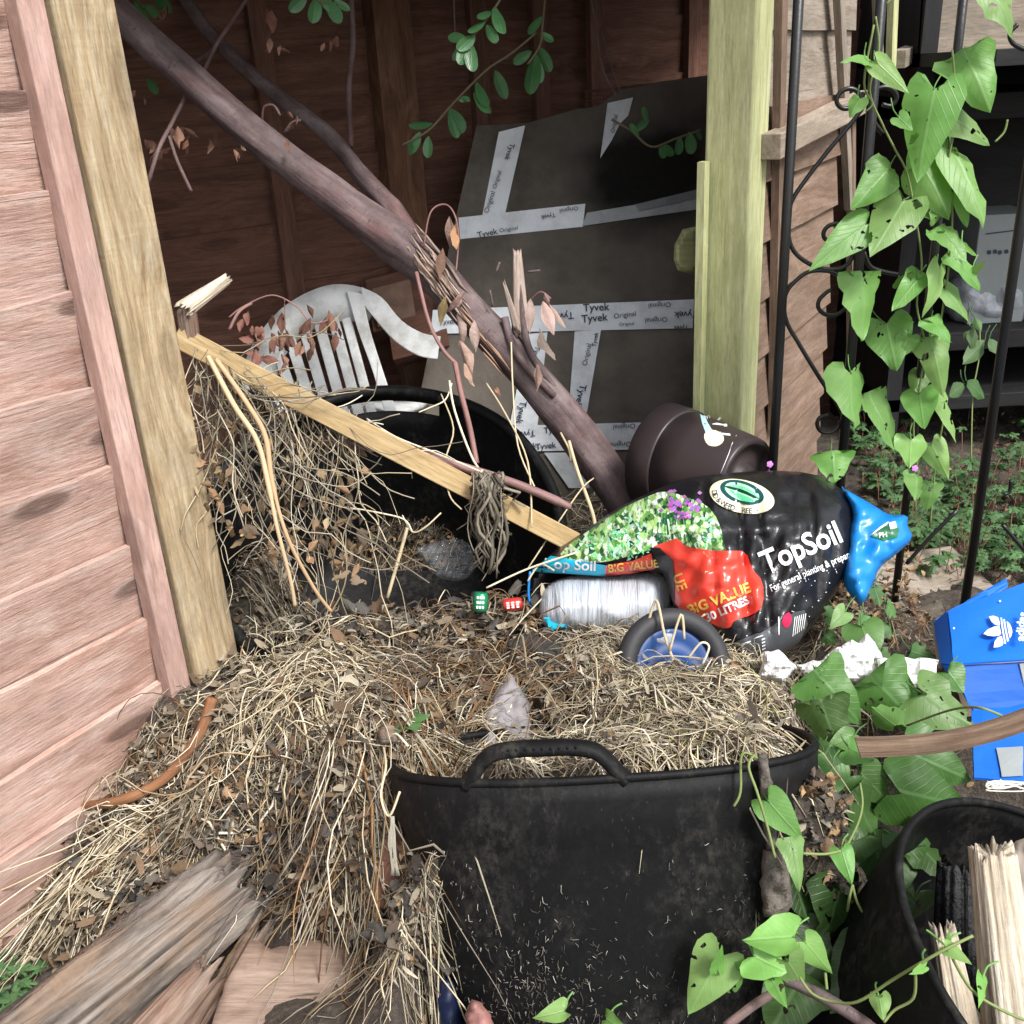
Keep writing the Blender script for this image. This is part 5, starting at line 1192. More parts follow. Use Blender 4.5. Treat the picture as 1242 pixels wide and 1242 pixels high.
vine('bindweed', V2, [[(915,915,1.0),(908,930,.98),(918,960,.97),(930,1000,.97),(940,1040,.97)],[(1043,950,1.1),(1046,975,1.08),(1040,1000,1.05),(1025,1030,1.0)],[(973,1035,.98),(1000,1036,.98),(1020,1032,.98)],[(1034,1073,1.0),(1040,1095,1.0),(1055,1120,1.02)],[(1034,1073,1.0),(1030,1090,1.0),(1028,1105,1.02)],[(1100,880,1.18),(1150,862,1.1),(1185,858,1.0),(1215,868,1.0)],[(920,920,1.0),(900,915,1.0),(898,960,1.0),(890,978,1.0)]],
     D2, 'bindweed with holed leaves, many tinted dark for shade, trailing between the foreground tub and the corner tub', 'bind2', 2.4, None, 9)
D3 = lambda x, y: .96
V3 = [(962,1136,903,1142,48,1.35),(915,1160,956,1182,54,1.35),(873,1160,832,1232,58,1.0),(870,1176,876,1146,18,1.15),(978,1144,1010,1182,34,1.4),(938,1192,954,1222,20,1.2),(955,1165,976,1200,44,.8),(965,1195,930,1255,92,.4,.06),(1066,1208,1071,1238,24,1.3,-.06),(1122,1172,1104,1182,12,1.3,-.1),(1148,1148,1178,1168,18,1.2,-.1),(1192,1186,1194,1222,16,1.2,-.1),(684,1226,648,1238,26,1.1,.02),(736,1236,758,1252,22,1.1,.02),(1150,1150,1152,1130,10,1.2,-.1),(880,1190,905,1165,30,1.0,.02)]
vine('bindweed', V3, [[(970,1185,.94),(985,1205,.93),(1010,1215,.92),(1040,1215,.90),(1080,1190,.88),(1110,1172,.86),(1145,1152,.85),(1180,1135,.85)],[(1150,1152,.85),(1178,1200,.86),(1215,1225,.86),(1250,1240,.86)],[(1001,1180,.94),(1003,1200,.93)],[(1110,1175,.86),(1108,1210,.87),(1085,1225,.88),(1072,1240,.88)]],
     D3, 'pale green bindweed sprawling along the bottom edge in front of the foreground tub', 'bind', 2.4, None, 14)
mb = MB(); mb.tube(pxpath([(948,1186,.97),(990,1205,.95),(1040,1235,.93),(1080,1265,.92)], .95, 4), [.0055]*13, 8, rough=.15); mb.tube(pxpath([(950,1200,.99),(920,1215,.98),(880,1245,.97)], .95, 4), .0045, 8, (1.4, 1.3, 1.2), rough=.15)
mb.build('forked_stick', M['bark'], None, label='brown forked stick at the bottom edge under the pale bindweed', cat='stick')

# laurel sprays hanging in from above
def spray(stem, lv, d, label, seed):
    rr = random.Random(seed); t = thing('laurel_branch', W(stem[0][0], stem[0][1], d), label, 'branch', 'leafy sprays hanging into the dark bay')
    ms = MB(); ms.tube(pxpath(stem, d, 5), 1.5/1219*d, 6, (.13, .11, .06)); ms.build('stem', M['stem'], t)
    mb = MB()
    for L in lv:
        b, t_ = W(L[0], L[1], d), W(L[2], L[3], d-rr.uniform(-.01, .02)); c = rr.uniform(.8, 1.3)
        mb.leaf(b, t_, (t_-b).length*rr.uniform(.42, .55), -fw+rt*rr.uniform(-.7, .7)+up*rr.uniform(-.2, .7), 'oval', rr.uniform(.1, .4), .12, .05, (c, c, c), rr.uniform(0, 50))
    mb.build('leaves', M['laurel'], t)
spray([(612,-10),(600,10),(585,30),(568,50)], [(568,50,549,72),(568,48,559,76),(570,50,575,84),(565,46,542,44),(600,8,612,38),(588,26,568,36),(590,30,602,50),(576,42,556,58),(596,14,580,20)], 1.62, 'leafy spray with the brightest green leaves, hanging over the bay', 3)
spray([(650,40),(620,65),(590,85),(550,125),(520,158),(488,176)], [(575,112,596,134),(562,118,570,122),(545,135,553,166),(510,160,497,186),(520,165,520,191),(525,150,496,149),(600,85,612,119),(578,100,592,128),(545,132,560,160),(498,172,497,186),(556,122,570,118)], 1.8, 'long leafy spray reaching down left to the back post', 5)
spray([(662,-10),(658,30),(655,55),(640,78)], [(650,65,640,112),(655,58,666,86),(645,62,622,76),(655,40,672,50),(657,20,640,40),(650,70,655,100)], 1.8, 'leafy spray hanging straight down above the taped board', 7)
spray([(742,145),(765,158),(790,178),(820,168),(850,158)], [(785,150,782,128),(800,175,818,188),(824,165,822,186),(835,160,838,185),(770,160,786,142),(775,165,765,150),(800,178,806,190),(845,158,850,170)], 1.95, 'dim leafy twig in front of the scorched part of the taped board', 9)
spray([(372,-30),(385,0),(410,5)], [(385,-5,378,26),(395,0,412,26),(372,-5,352,12),(405,0,425,12),(390,-12,402,12)], 1.6, 'cluster of large dark leaves at the top edge between the two limbs', 11)
spray([(150,-20),(175,10)], [(165,0,176,34),(175,5,196,22),(185,-5,205,12),(160,20,185,40),(178,95,190,112)], 1.72, 'dark leaves at the top edge beside the tan post', 13)
mb = MB(); mb.tube(pxpath([(712,-20,2.0),(722,25,2.0),(730,80,2.0),(748,118,2.02)], 2, 5), .0016, 5); mb.tube(pxpath([(728,30,2.0),(738,70,2.0),(755,118,2.02)], 2, 5), .0012, 5); mb.build('hanging_twig', M['bark'], None, label='thin bare twig hanging down to the top of the taped board', cat='twig')

# ---------------------------------------------------------------- straw, stems and dead leaves of the heap
PAL = [(.62, .53, .36), (.54, .45, .29), (.74, .67, .50), (.42, .33, .21), (.68, .59, .42), (.80, .74, .60)]
GREY = [(.30, .26, .205), (.40, .345, .265), (.22, .18, .14), (.47, .41, .31)]
RUST = [(.30, .165, .075), (.38, .22, .10), (.24, .13, .065), (.42, .28, .14)]
GRN = [(.40, .40, .17), (.48, .45, .22)]
EXCL = [(30,1262),(140,1120),(285,1065),(330,1110),(455,1130),(450,1262)]
def strands(mb, poly, n, L, ang, spread, pal, h=(.0, .02), curl=1.5, r=(.0004, .0013), seed=0, arch=.012, stepn=7, bright=(.42, 1.0), kink=.35):
    rr = random.Random(seed); xs = [p[0] for p in poly]; ys = [p[1] for p in poly]; c = 0
    while c < n:
        x, y = rr.uniform(min(xs), max(xs)), rr.uniform(min(ys), max(ys))
        if not inside(x, y, poly): continue
        c += 1
        if inside(x, y, EXCL) and rr.random() > .12: continue
        p = hit(x, y); a = R(rr.gauss(ang, spread)); q = hit(x+12*math.cos(a), y+12*math.sin(a)); d = q-p; d.z = 0
        if d.length < 1e-5: continue
        d.normalize(); LL = rr.uniform(*L)*(1.5 if rr.random() < .06 else 1)*(.5 if rr.random() < .35 else 1); st = LL/stepn; cu = rr.gauss(0, curl); cu2 = rr.gauss(0, curl); hb = rr.uniform(*h)*rr.random(); ar = rr.uniform(0, arch*2)*rr.random(); pts = []; o = rr.uniform(0, 99)
        for i in range(stepn+1):
            u = i/stepn; z = max(hh(p.x, p.y), p.z-.05 if i else -9)+hb+ar*math.sin(math.pi*u)+.004*mn.noise((u*3+o, o, 0))
            pts.append(Vector((p.x, p.y, z)))
            t = (cu+(cu2-cu)*u)*st*8+.25*mn.noise((o, u*4, 3))
            if rr.random() < kink*.4: t += rr.gauss(0, .7)
            d = Vector((d.x*math.cos(t)-d.y*math.sin(t), d.x*math.sin(t)+d.y*math.cos(t), 0)); p = Vector((p.x+d.x*st, p.y+d.y*st, z))
        cc = rr.choice(pal); k = rr.uniform(*bright); w = rr.uniform(*r)*(1.7 if rr.random() < .07 else 1); fl = rr.uniform(.2, .9)
        cols = []
        for i in range(stepn+1):
            k2 = k*(1+.35*mn.noise((i*.6, o, 1))); cols += [tuple(v*k2 for v in cc)]*3
        mb.tube(pts, [w*.6]+[w*rr.uniform(.8, 1.2) for _ in range(stepn-1)]+[w*.3], 3, cols, cap=False, flat=fl)
def chaff(mb, poly, n, size, pal, hmax, seed, bright=(.5, 1.1)):
    """short broken flat bits of stem and leaf lying over everything"""
    rr = random.Random(seed); xs = [p[0] for p in poly]; ys = [p[1] for p in poly]; c = 0
    while c < n:
        x, y = rr.uniform(min(xs), max(xs)), rr.uniform(min(ys), max(ys))
        if not inside(x, y, poly): continue
        c += 1; p = hit(x, y)+Vector((0, 0, hmax*rr.random()**1.5)); a = rr.uniform(0, 6.3); L = rr.uniform(*size); w = L*rr.uniform(.08, .5)
        d = Vector((math.cos(a), math.sin(a), rr.gauss(0, .35))); e = Vector((-math.sin(a), math.cos(a), rr.gauss(0, .5)))*w; b = Vector((rr.gauss(0, .15), rr.gauss(0, .15), rr.uniform(-.5, .5)))*L
        k = rr.uniform(*bright); cc = tuple(v*k for v in rr.choice(pal)); m_ = p+d*L*.5+b*.5; t_ = p+d*L
        mb.add([p-e*.4, p+e*.3, m_-e*.5, m_+e*.5, t_-e*rr.random()*.4, t_+e*rr.random()*.4], [(0, 2, 3, 1), (2, 4, 5, 3)], None, cc)
def region(name, label, sets):
    mb = MB()
    for k, s_ in enumerate(sets): strands(mb, seed=len(name)*7+k*13+len(label), **s_)
    return mb.build(name, M['straw'], None, label=label, cat='dry grass', kind='stuff')
pile = [(285,770),(330,740),(400,745),(440,790),(455,850),(440,900),(400,930),(330,940),(270,920),(250,880),(280,830)]
region('dry_grass_tangle', 'tangle of pale dry grass piled to the right of the tan post', [
  dict(poly=pile, n=560, L=(.06, .18), ang=70, spread=60, pal=PAL, h=(.0, .03), curl=3.2, r=(.0006, .0014), arch=.02, bright=(.7, 1.2)),
  dict(poly=[(270,650),(330,660),(420,740),(450,800),(400,820),(330,770),(275,700)], n=130, L=(.1, .26), ang=38, spread=18, pal=PAL+GREY, h=(.0, .03), curl=1.0, r=(.0006, .0013), arch=.015),
  dict(poly=[(330,820),(440,830),(450,900),(460,1040),(400,1120),(380,1000),(340,900)], n=110, L=(.1, .26), ang=88, spread=26, pal=PAL+GREY+RUST, h=(.0, .03), curl=1.1, r=(.0006, .0013), arch=.015)])
region('dry_grass_slope', 'long dry grass stems sweeping down the slope of the heap by the pink fence', [
  dict(poly=[(250,900),(300,960),(260,1020),(150,1060),(60,1110),(15,1150),(20,1100),(90,1030),(180,980)], n=120, L=(.08, .24), ang=140, spread=20, pal=PAL, h=(.0, .02), curl=.9, r=(.0007, .0015), arch=.012),
  dict(poly=[(240,960),(290,960),(200,1030),(100,1090),(30,1150),(40,1110),(120,1040)], n=170, L=(.12, .26), ang=141, spread=8, pal=PAL, h=(.018, .04), curl=.5, r=(.0008, .0015), arch=.01, bright=(.9, 1.2)),
  dict(poly=[(190,880),(270,850),(290,930),(200,960),(120,1000),(60,1010),(150,930)], n=200, L=(.05, .16), ang=120, spread=60, pal=GREY+RUST+PAL, h=(.0, .02), curl=3, arch=.02),
  dict(poly=[(30,960),(200,890),(220,960),(80,1060)], n=26, L=(.08, .16), ang=250, spread=40, pal=PAL, h=(.0, .02), curl=2.5, arch=.03),
  dict(poly=[(60,1080),(250,1020),(300,1080),(200,1150),(100,1160)], n=50, L=(.05, .14), ang=110, spread=30, pal=PAL+GREY, h=(.0, .02), curl=1.5, arch=.01)])
hay = [(680,770),(760,765),(860,800),(930,815),(990,850),(985,890),(960,908),(900,915),(800,930),(745,925),(700,880),(690,820)]
region('cut_hay', 'pale cut hay heaped in and behind the foreground tub', [
  dict(poly=hay, n=1900, L=(.03, .12), ang=40, spread=45, pal=PAL+GREY+[(.58,.50,.33)], h=(.0, .03), curl=1.2, r=(.0006, .0013), arch=.012, bright=(.5, 1.15)),
  dict(poly=[(700,770),(830,785),(840,860),(790,900),(720,840)], n=420, L=(.08, .18), ang=42, spread=14, pal=PAL, h=(.01, .035), curl=.6, r=(.0007, .0015)),
  dict(poly=[(800,830),(985,850),(975,905),(820,925)], n=380, L=(.07, .18), ang=168, spread=16, pal=PAL+GRN, h=(.01, .035), curl=.8),
  dict(poly=[(870,795),(930,805),(935,840),(860,850)], n=160, L=(.05, .1), ang=60, spread=90, pal=PAL, h=(.01, .03), curl=1, arch=.02, bright=(1, 1.25)),
  dict(poly=[(770,775),(870,785),(880,815),(780,815)], n=200, L=(.04, .1), ang=30, spread=60, pal=PAL, h=(.01, .05), curl=1.2),
  dict(poly=[(470,880),(560,905),(550,945),(480,940)], n=170, L=(.04, .12), ang=70, spread=60, pal=PAL+GREY+RUST, h=(.0, .04), curl=1.6),
  dict(poly=[(500,905),(580,900),(570,940),(500,935)], n=180, L=(.04, .12), ang=20, spread=60, pal=PAL+RUST, h=(.01, .05), curl=1.4),
  dict(poly=[(585,900),(730,900),(730,945),(600,945)], n=260, L=(.03, .1), ang=20, spread=60, pal=PAL+GREY, h=(.0, .04), curl=1.4)])
region('dry_stem_scatter', 'thin pale stems scattered over the withered leaves at the lower left', [dict(poly=[(270,930),(400,930),(420,1110),(280,1090),(220,1040)], n=150, L=(.04, .2), ang=80, spread=45, pal=PAL+GREY, h=(.015, .05), curl=1.6)])
region('rusty_stems', 'rust brown fine stems coiled on the heap in the middle', [
  dict(poly=[(470,810),(560,785),(640,775),(660,800),(610,840),(560,880),(500,880),(460,850)], n=230, L=(.06, .2), ang=160, spread=24, pal=RUST+GREY, h=(.0, .03), curl=1.8, r=(.0006, .0014), arch=.02),
  dict(poly=[(530,800),(660,800),(660,890),(560,900)], n=110, L=(.1, .22), ang=80, spread=50, pal=RUST+PAL, h=(.01, .03), curl=3, arch=.04),
  dict(poly=[(420,900),(500,910),(490,1000),(520,1120),(480,1150),(430,1080)], n=110, L=(.06, .18), ang=95, spread=28, pal=RUST+GREY+PAL, h=(.0, .025), curl=1.5)])
region('twiggy_debris', 'thin brown twigs and stems littering the back of the heap', [
  dict(poly=[(270,650),(340,610),(440,620),(520,650),(640,655),(660,760),(560,780),(420,760),(300,720)], n=760, L=(.03, .14), ang=0, spread=70, pal=GREY+RUST+[(.16,.12,.09)], h=(.0, .025), curl=1.5, arch=.015, bright=(.5, 1.0)),
  dict(poly=[(420,640),(660,650),(700,700),(640,790),(430,790)], n=120, L=(.08, .24), ang=-20, spread=40, pal=PAL+GREY, h=(.005, .04), curl=1.0, r=(.0007, .0016), arch=.02),
  dict(poly=[(300,540),(360,520),(400,600),(330,640),(290,620)], n=260, L=(.05, .16), ang=90, spread=60, pal=GREY+RUST, h=(.0, .06), curl=2, arch=.03),
  dict(poly=[(440,1040),(540,1100),(540,1200),(460,1180)], n=240, L=(.04, .15), ang=80, spread=50, pal=GREY+PAL, h=(.0, .03), curl=2),
  dict(poly=[(580,620),(760,600),(700,690),(600,680)], n=260, L=(.04, .14), ang=20, spread=60, pal=GREY+PAL, h=(.0, .03), curl=1.5),
  dict(poly=[(960,740),(1120,740),(1140,860),(1000,830)], n=180, L=(.04, .14), ang=20, spread=60, pal=GREY+RUST, h=(.0, .03), curl=1.5),
  dict(poly=[(950,850),(1180,820),(1180,1000),(1000,1200)], n=20, L=(.04, .1), ang=60, spread=60, pal=GREY, h=(.0, .03), curl=1.5)])
# wiry stems standing and hanging in the air between post, timber and tubs
mb = MB(); rr = random.Random(77)
for k in range(270):
    x0 = rr.uniform(232, 430); y0 = 425+(x0-225)*.45+rr.gauss(0, 12)+(rr.uniform(0, 150) if rr.random() < .5 else 0); d0 = 1.49+(x0-225)*.0004+rr.uniform(-.03, .04); n = 6; L = rr.uniform(40, 190); a = R(rr.gauss(78, 22)); pp = [(x0, y0, d0)]; x, y = x0, y0
    for i in range(n): a += rr.gauss(0, .35); x += math.cos(a)*L/n; y += math.sin(a)*L/n; pp.append((x, y, d0+rr.gauss(0, .008)))
    c = rr.choice(GREY+PAL); q = rr.uniform(.3, .95); mb.tube(pxpath(pp, 1.5, 2), rr.uniform(.0005, .0012), 4, tuple(v*q for v in c), cap=False)
for s_, w in (([(545,462,1.7),(552,500,1.66),(575,560,1.6),(592,575,1.56)], 3),([(548,465,1.7),(540,485,1.68),(520,495,1.68),(508,500,1.68)], 2),([(535,478,1.69),(550,520,1.64),(540,560,1.6),(545,600,1.57),(560,618,1.57)], 2),([(590,465,1.72),(612,500,1.68),(640,560,1.62),(645,640,1.58)], 2.4),([(620,415,1.73),(622,470,1.72),(628,540,1.7),(648,590,1.66)], 2.2),
  ([(445,508,1.6),(480,530,1.58),(530,550,1.57),(590,575,1.56)], 2.2),([(690,535,1.72),(700,570,1.7),(718,620,1.66),(722,640,1.62)], 5),([(680,525,1.75),(690,545,1.73),(692,560,1.72)], 3),([(488,625,1.58),(500,645,1.57),(515,640,1.56),(535,622,1.56)], 2),([(420,615,1.58),(460,622,1.57),(490,630,1.57),(500,645,1.57)], 2),([(720,580,1.7),(700,600,1.66),(640,690,1.6)], 2),([(590,713,1.55),(640,690,1.55),(700,670,1.53)], 2.4),
  ([(640,705,1.55),(655,685,1.55),(672,692,1.53)], 2.2),([(470,725,1.6),(490,655,1.6),(494,640,1.6)], 4.5),([(838,758,1.37),(855,745,1.36)], 2),([(785,760,1.34),(796,728,1.33),(806,770,1.32),(818,805,1.31)], 3),([(812,790,1.31),(826,745,1.31),(830,775,1.31)], 2.6),([(835,798,1.31),(850,780,1.30),(860,785,1.30),(852,806,1.30)], 2.4)):
    mb.tube(pxpath(s_, 1.6, 5), w/2/1219*1.6, 6, rr.choice(PAL[:3]))
for s_ in ([(465,905,1.12),(468,930,1.05),(462,965,1.03),(472,990,1.02),(485,960,1.02)],[(468,900,1.12),(480,890,1.1),(495,905,1.08)],[(474,990,1.02),(476,1020,1.02),(482,1055,1.03)],[(392,990,1.3),(395,1080,1.24),(393,1160,1.2),(390,1250,1.17)],[(390,985,1.3),(388,1070,1.25),(350,1150,1.22)],[(400,1100,1.22),(420,1160,1.2),(440,1250,1.15)],[(360,1100,1.27),(370,1150,1.23),(430,1220,1.18),(460,1250,1.15)],[(520,1085,1.07),(522,1150,1.06),(522,1230,1.06)],[(238,1040,1.33),(240,1080,1.31),(250,1120,1.30),(240,1160,1.27)],[(100,1200,1.25),(130,1110,1.31),(150,1060,1.35)]):
    mb.tube(pxpath(s_, 1.2, 5), .0013, 6, rr.choice(PAL))
for k in range(9):
    mb.tube(pxpath([(476+rr.gauss(0,2),990,1.015),(478+rr.gauss(0,4),1025,1.015),(480+rr.gauss(0,3),1062,1.02)], 1.02, 3), .0008, 4, (.34, .32, .26))
mb.build('wiry_stems', M['straw'], None, label='loose wiry dry stems hanging over the tubs and debris', cat='dry grass', kind='stuff')
# curled dead leaves caught in the hanging stems, chaff over the whole heap
mb = MB(); rr = random.Random(91)
for k in range(230):
    x = rr.uniform(232, 440); y = 430+(x-225)*.45+rr.uniform(5, 190); d = 1.49+(x-225)*.0004+rr.uniform(-.03, .05)
    dry(mb, x, y, rr.uniform(6, 20), rr.gauss(95, 45), d, rr.choice([(.30,.22,.13), (.22,.15,.09), (.40,.31,.19), (.16,.12,.085), (.33,.21,.12)]), rr.uniform(.3, .6), rr)
mb.build('hanging_dead_leaves', M['dead'], None, label='shrivelled brown leaves caught in the dry stems below the yellow timber', cat='leaf litter', kind='stuff')
mb = MB(); CH = [(.26, .21, .15), (.16, .125, .095), (.36, .30, .215), (.11, .09, .07), (.22, .15, .095), (.48, .42, .32)]
chaff(mb, [(235,830),(300,680),(340,600),(500,660),(700,640),(660,780),(700,900),(500,930),(520,1220),(440,1150),(290,1090),(100,1180),(0,1170),(60,1010),(200,880)], 9500, (.004, .024), CH, .030, 3)
chaff(mb, [(680,770),(930,800),(990,850),(960,915),(745,935),(690,860)], 2600, (.004, .018), CH+GREY, .035, 4)
chaff(mb, [(960,900),(1060,900),(1040,1100),(975,1100)], 700, (.004, .02), CH, .01, 8)
chaff(mb, [(980,700),(1130,720),(1160,850),(1000,850)], 900, (.004, .02), CH, .03, 5)
chaff(mb, [(1040,500),(1242,470),(1242,720),(1060,700)], 900, (.005, .02), CH, .01, 6)
mb.build('chaff', M['dead'], None, label='broken bits of stem and leaf strewn over the heap', cat='dry grass', kind='stuff')
# dead leaves
def litter(name, label, sets, mat='dead'):
    mb = MB(); rr = random.Random(len(label))
    for poly, n, size, pal, hmax in sets:
        xs = [p[0] for p in poly]; ys = [p[1] for p in poly]; c = 0
        while c < n:
            x, y = rr.uniform(min(xs), max(xs)), rr.uniform(min(ys), max(ys))
            if not inside(x, y, poly): continue
            c += 1; p = hit(x, y)+Vector((0, 0, rr.uniform(0, hmax))); a = rr.uniform(0, 6.3); s_ = rr.uniform(*size)*.62
            d = Vector((math.cos(a), math.sin(a), rr.uniform(-.5, .5)))*s_; cc = rr.choice(pal); k = rr.uniform(.6, 1.2)
            mb.leaf(p, p+d, s_*rr.uniform(.4, .9), (rr.gauss(0, .6), rr.gauss(-.4, .6), 1), rr.choice(['oval', 'lance', 'heart', 'lobed']), rr.uniform(0, .9), rr.uniform(-.6, .6), .5, tuple(v*k for v in cc), rr.uniform(0, 99), rr.uniform(-.9, .9))
    return mb.build(name, M[mat], None, label=label, cat='leaf litter', kind='stuff')
DG = [(.085, .078, .070), (.13, .12, .105), (.06, .054, .048), (.18, .16, .135), (.14, .11, .085)]
BR = [(.20, .13, .08), (.30, .20, .12), (.14, .09, .06), (.42, .28, .15)]
litter('withered_leaves', 'dark grey withered leaves matted through the heap', [
  ([(280,940),(370,920),(410,1000),(390,1110),(300,1110),(260,1010)], 500, (.010, .034), DG+BR, .04), ([(260,760),(450,780),(450,880),(300,900)], 150, (.02, .04), DG, .015), ([(80,1040),(260,1000),(300,1100),(150,1170)], 260, (.02, .05), DG+DG+BR, .03),
  ([(400,1000),(500,1000),(540,1200),(440,1160)], 220, (.02, .045), DG+DG+BR, .04), ([(300,640),(660,660),(660,780),(420,800),(300,720)], 420, (.015, .05), DG+DG+BR, .03), ([(480,800),(700,800),(680,900),(480,900)], 200, (.02, .045), DG+BR, .02), ([(290,590),(420,560),(470,680),(300,700)], 120, (.02, .045), DG+BR, .03), ([(250,1080),(330,1080),(300,1180)], 40, (.03, .05), DG, .03)])
litter('brown_leaf_litter', 'small brown dead leaves among the straw and under the vines', [
  ([(60,960),(260,880),(280,1060),(100,1150)], 90, (.012, .03), BR, .03), ([(300,700),(680,660),(660,880),(300,900)], 130, (.01, .028), BR, .03), ([(990,700),(1110,710),(1120,800),(990,790)], 230, (.012, .03), BR+[(.26,.15,.10)], .10), ([(700,780),(980,840),(960,910),(740,920)], 30, (.01, .025), BR+[(.6,.5,.25)], .03),
  ([(290,600),(420,600),(560,640),(640,650),(640,730),(430,730),(290,690)], 330, (.015, .05), DG+BR, .03),
  ([(965,900),(1040,900),(1030,1080),(980,1080)], 200, (.015, .04), DG+BR, .02),
  ([(1100,560),(1242,460),(1242,700),(1100,700)], 160, (.012, .03), BR, .02), ([(1000,850),(1180,830),(1180,960),(1000,1100)], 90, (.012, .03), BR+DG, .02), ([(560,590),(760,590),(700,680)], 50, (.012, .03), BR, .03)])
# ivy sprig in the dead leaves
vine('ivy', [(1035,700,1052,708,24,1.1),(1060,712,1068,735,20,1.2),(1075,735,1092,748,22,1.3),(1012,738,1004,760,22,1.0),(1000,770,1012,782,24,1.1),(1105,790,1135,800,26,1.0),(1080,760,1068,775,20,1.0),(1050,745,1040,760,16,1.2),(1068,790,1085,810,22,.9)], [[(1000,790),(1030,765),(1060,740),(1078,745),(1090,790)],[(1015,742),(1035,722),(1060,715)]], lambda x, y: 1.43+(790-y)*.0006, 'small variegated ivy sprig growing through brown dead leaves behind the polystyrene', 'cover', 2.0, None, 31, 'lobed', (.2, .14, .09))

# low green plants on the open ground at the right
mb = MB(); ms = MB(); rr = random.Random(55); c = 0
GP = [(1035,520),(1090,520),(1120,590),(1180,560),(1242,560),(1242,705),(1180,712),(1100,690),(1060,620),(1035,590)]
while c < 600:
    x, y = rr.uniform(1030, 1300), rr.uniform(515, 715)
    if x < 1242 and not inside(x, y, GP) and rr.random() > .12: continue
    c += 1; p = hit(x, y); h = rr.uniform(.02, .06)+(.11*rr.random() if rr.random() < .25 else 0); tp = p+Vector((rr.gauss(0, .02), rr.gauss(0, .02), h))
    ms.tube([p, (p+tp)/2+Vector((rr.gauss(0, .006), 0, 0)), tp], .0009, 4, (.25, .12, .08))
    k = rr.uniform(.6, 1.25); s_ = rr.uniform(.010, .026)+(.022*rr.random() if rr.random() < .2 else 0); a0 = rr.uniform(0, 6.3); nl = rr.choice([3, 5, 5, 6])
    for i in range(nl):
        a = a0+(i-(nl-1)/2)*.95; d = Vector((math.cos(a), math.sin(a), rr.uniform(-.35, .15)))*s_
        mb.leaf(tp, tp+d, s_*.72, (rr.gauss(0, .25), rr.gauss(-.25, .25), 1), 'lobed', .3, .25, .2, (k, k, k), rr.uniform(0, 99))
mb.build('low_green_plants', M['cover'], None, label='low green lobed leaf plants covering the open ground at the right', cat='ground cover', kind='stuff')
ms.build('low_plant_stems', M['stem'], None, label='thin reddish stems of the low green plants at the right', cat='ground cover', kind='stuff')
mb = MB()
for x, y in ((934,563),(1110,568)):
    p = W(x, y, 1.62)
    for i in range(5): 
        a = i*1.257; d = (rt*math.cos(a)+up*math.sin(a))*.0055; mb.leaf(p, p+d, .005, -fw, 'oval', .1, .1, .1, (1, 1, 1), i)
    mb.tube([p+fw*.001, p-up*.05+fw*.03], .0006, 4, (.5, .9, .3))
mb.build('herb_robert_flowers', M['flower'], None, label='two tiny lilac flowers on thin stems by the trellis', cat='flower')
# nettle by the shelf, green tuft in the corner
vine('nettle', [(1180,395,1186,425,16,.8),(1195,412,1172,440,22,.9),(1200,410,1212,430,16,.8),(1170,465,1150,482,18,.7),(1172,462,1200,480,22,.75),(1182,385,1190,400,10,.9),(1178,400,1170,412,10,.8)], [[(1188,390),(1188,430),(1180,480),(1178,560)]], lambda x, y: 1.9, 'dull green nettle standing in front of the dark shelf', 'cover', 2.2, None, 41, 'lance')
mb = MB(); rr = random.Random(61); gt = thing('green_weed', hit(30, 1200), 'tuft of feathery green weed in the bottom left corner', 'plant')
for k in range(34):
    x, y = rr.uniform(-15, 62), rr.uniform(1180, 1262); p = hit(x, y); tp = p+Vector((rr.gauss(0, .012), rr.gauss(0, .012), rr.uniform(.01, .035)))
    for i in range(9):
        a = rr.uniform(0, 6.3); s_ = rr.uniform(.012, .026); d = Vector((math.cos(a), math.sin(a), rr.uniform(-.1, .7)))*s_; k2 = rr.uniform(.7, 1.3); mb.leaf(tp, tp+d, s_*.4, (0, -.3, 1), 'lobed', .3, .2, .2, (k2, k2, k2), rr.uniform(0, 9))
mb.build('leaves', M['cover'], gt)
mb = MB(); p = hit(492, 890)
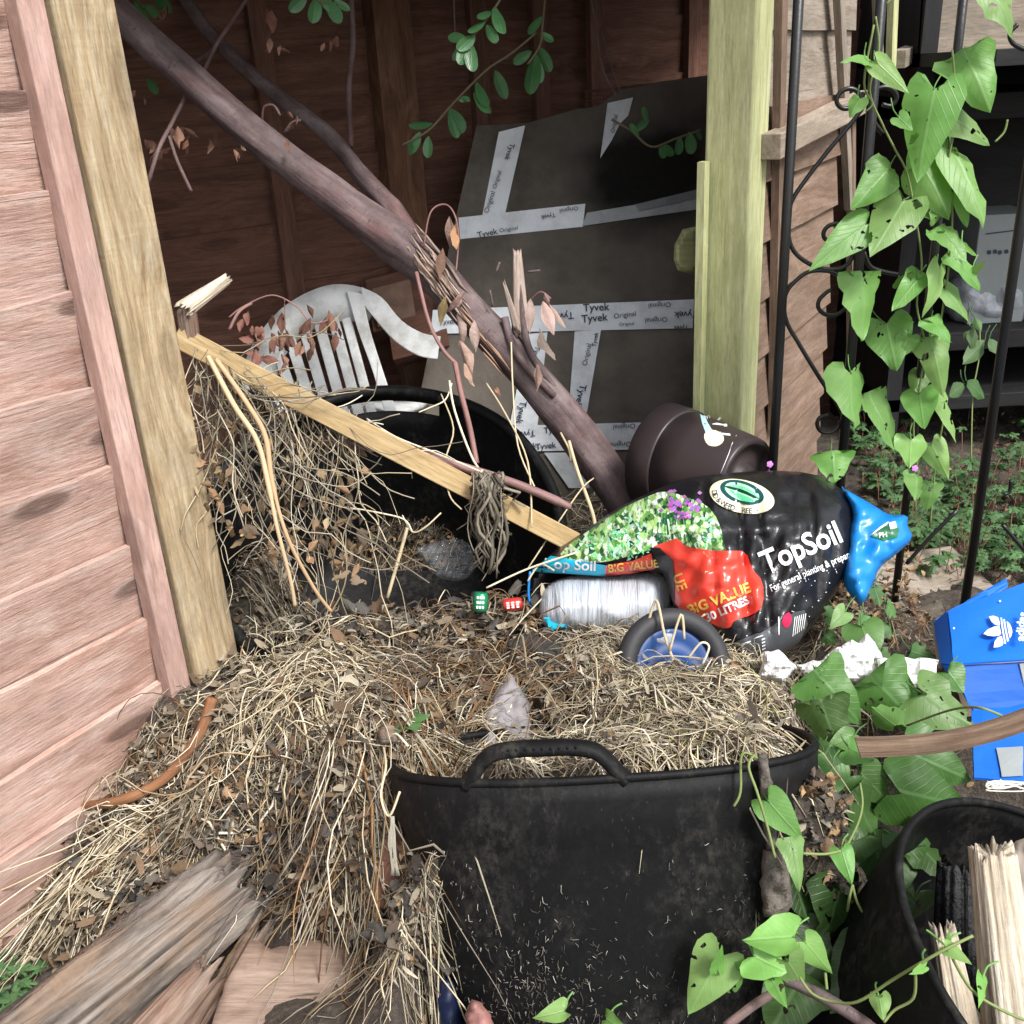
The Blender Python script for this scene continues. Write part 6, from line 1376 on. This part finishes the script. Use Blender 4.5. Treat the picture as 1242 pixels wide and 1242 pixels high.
for i in range(6):
    a = i*1.1; d = Vector((math.cos(a)*.028, math.sin(a)*.028, .012)); mb.leaf(p+Vector((0, 0, .015)), p+Vector((0, 0, .015))+d, .018, (0, -.2, 1), 'lance', .3, .2, .2, (1.2, 1.2, 1), i)
mb.build('seedling', M['cover'], None, label='small green seedling growing from the straw left of the tub handle', cat='plant')
mb = MB(); rr = random.Random(71); p = onz(1225, 955, .14)
for k in range(9):
    pp = [W(1195+rr.uniform(0, 60), 945+rr.uniform(0, 14), 1.17) for _ in range(4)]; mb.tube(smooth_path(pp, 5), .0009, 4, (.75, .72, .66))
mb.build('string_scrap', M['straw'], None, label='loose pale string lying under the blue shoe box', cat='string')

# ---------------------------------------------------------------- light
wd_ = bpy.data.worlds.new('World'); sc.world = wd_; wd_.use_nodes = True; nt = wd_.node_tree; nt.nodes.clear()
o_ = nt.nodes.new('ShaderNodeOutputWorld'); bg = nt.nodes.new('ShaderNodeBackground'); sky = nt.nodes.new('ShaderNodeTexSky'); hs = nt.nodes.new('ShaderNodeHueSaturation')
sky.sky_type = 'NISHITA'; sky.sun_disc = False
SD = Vector((.42, -.48, .80)).normalized()
sky.sun_elevation = math.asin(SD.z); sky.sun_rotation = math.atan2(SD.x, SD.y); sky.air_density = 1.0; sky.dust_density = 3.0
hs.inputs['Saturation'].default_value = .3
nt.links.new(sky.outputs[0], hs.inputs['Color']); nt.links.new(hs.outputs[0], bg.inputs[0]); nt.links.new(bg.outputs[0], o_.inputs[0]); bg.inputs[1].default_value = .125
sl = bpy.data.lights.new('sun', 'SUN'); so = bpy.data.objects.new('sun', sl); COL.objects.link(so); sl.energy = 2.1; sl.angle = R(14); sl.color = (1, .97, .93)
so.rotation_euler = SD.to_track_quat('Z', 'Y').to_euler()
vs_ = sc.view_settings; vs_.view_transform = 'Standard'; vs_.look = 'None'; vs_.gamma = 1; vs_.exposure = 1.0; vs_.use_curve_mapping = False
sc.cycles.max_bounces = 8; sc.cycles.transparent_max_bounces = 12
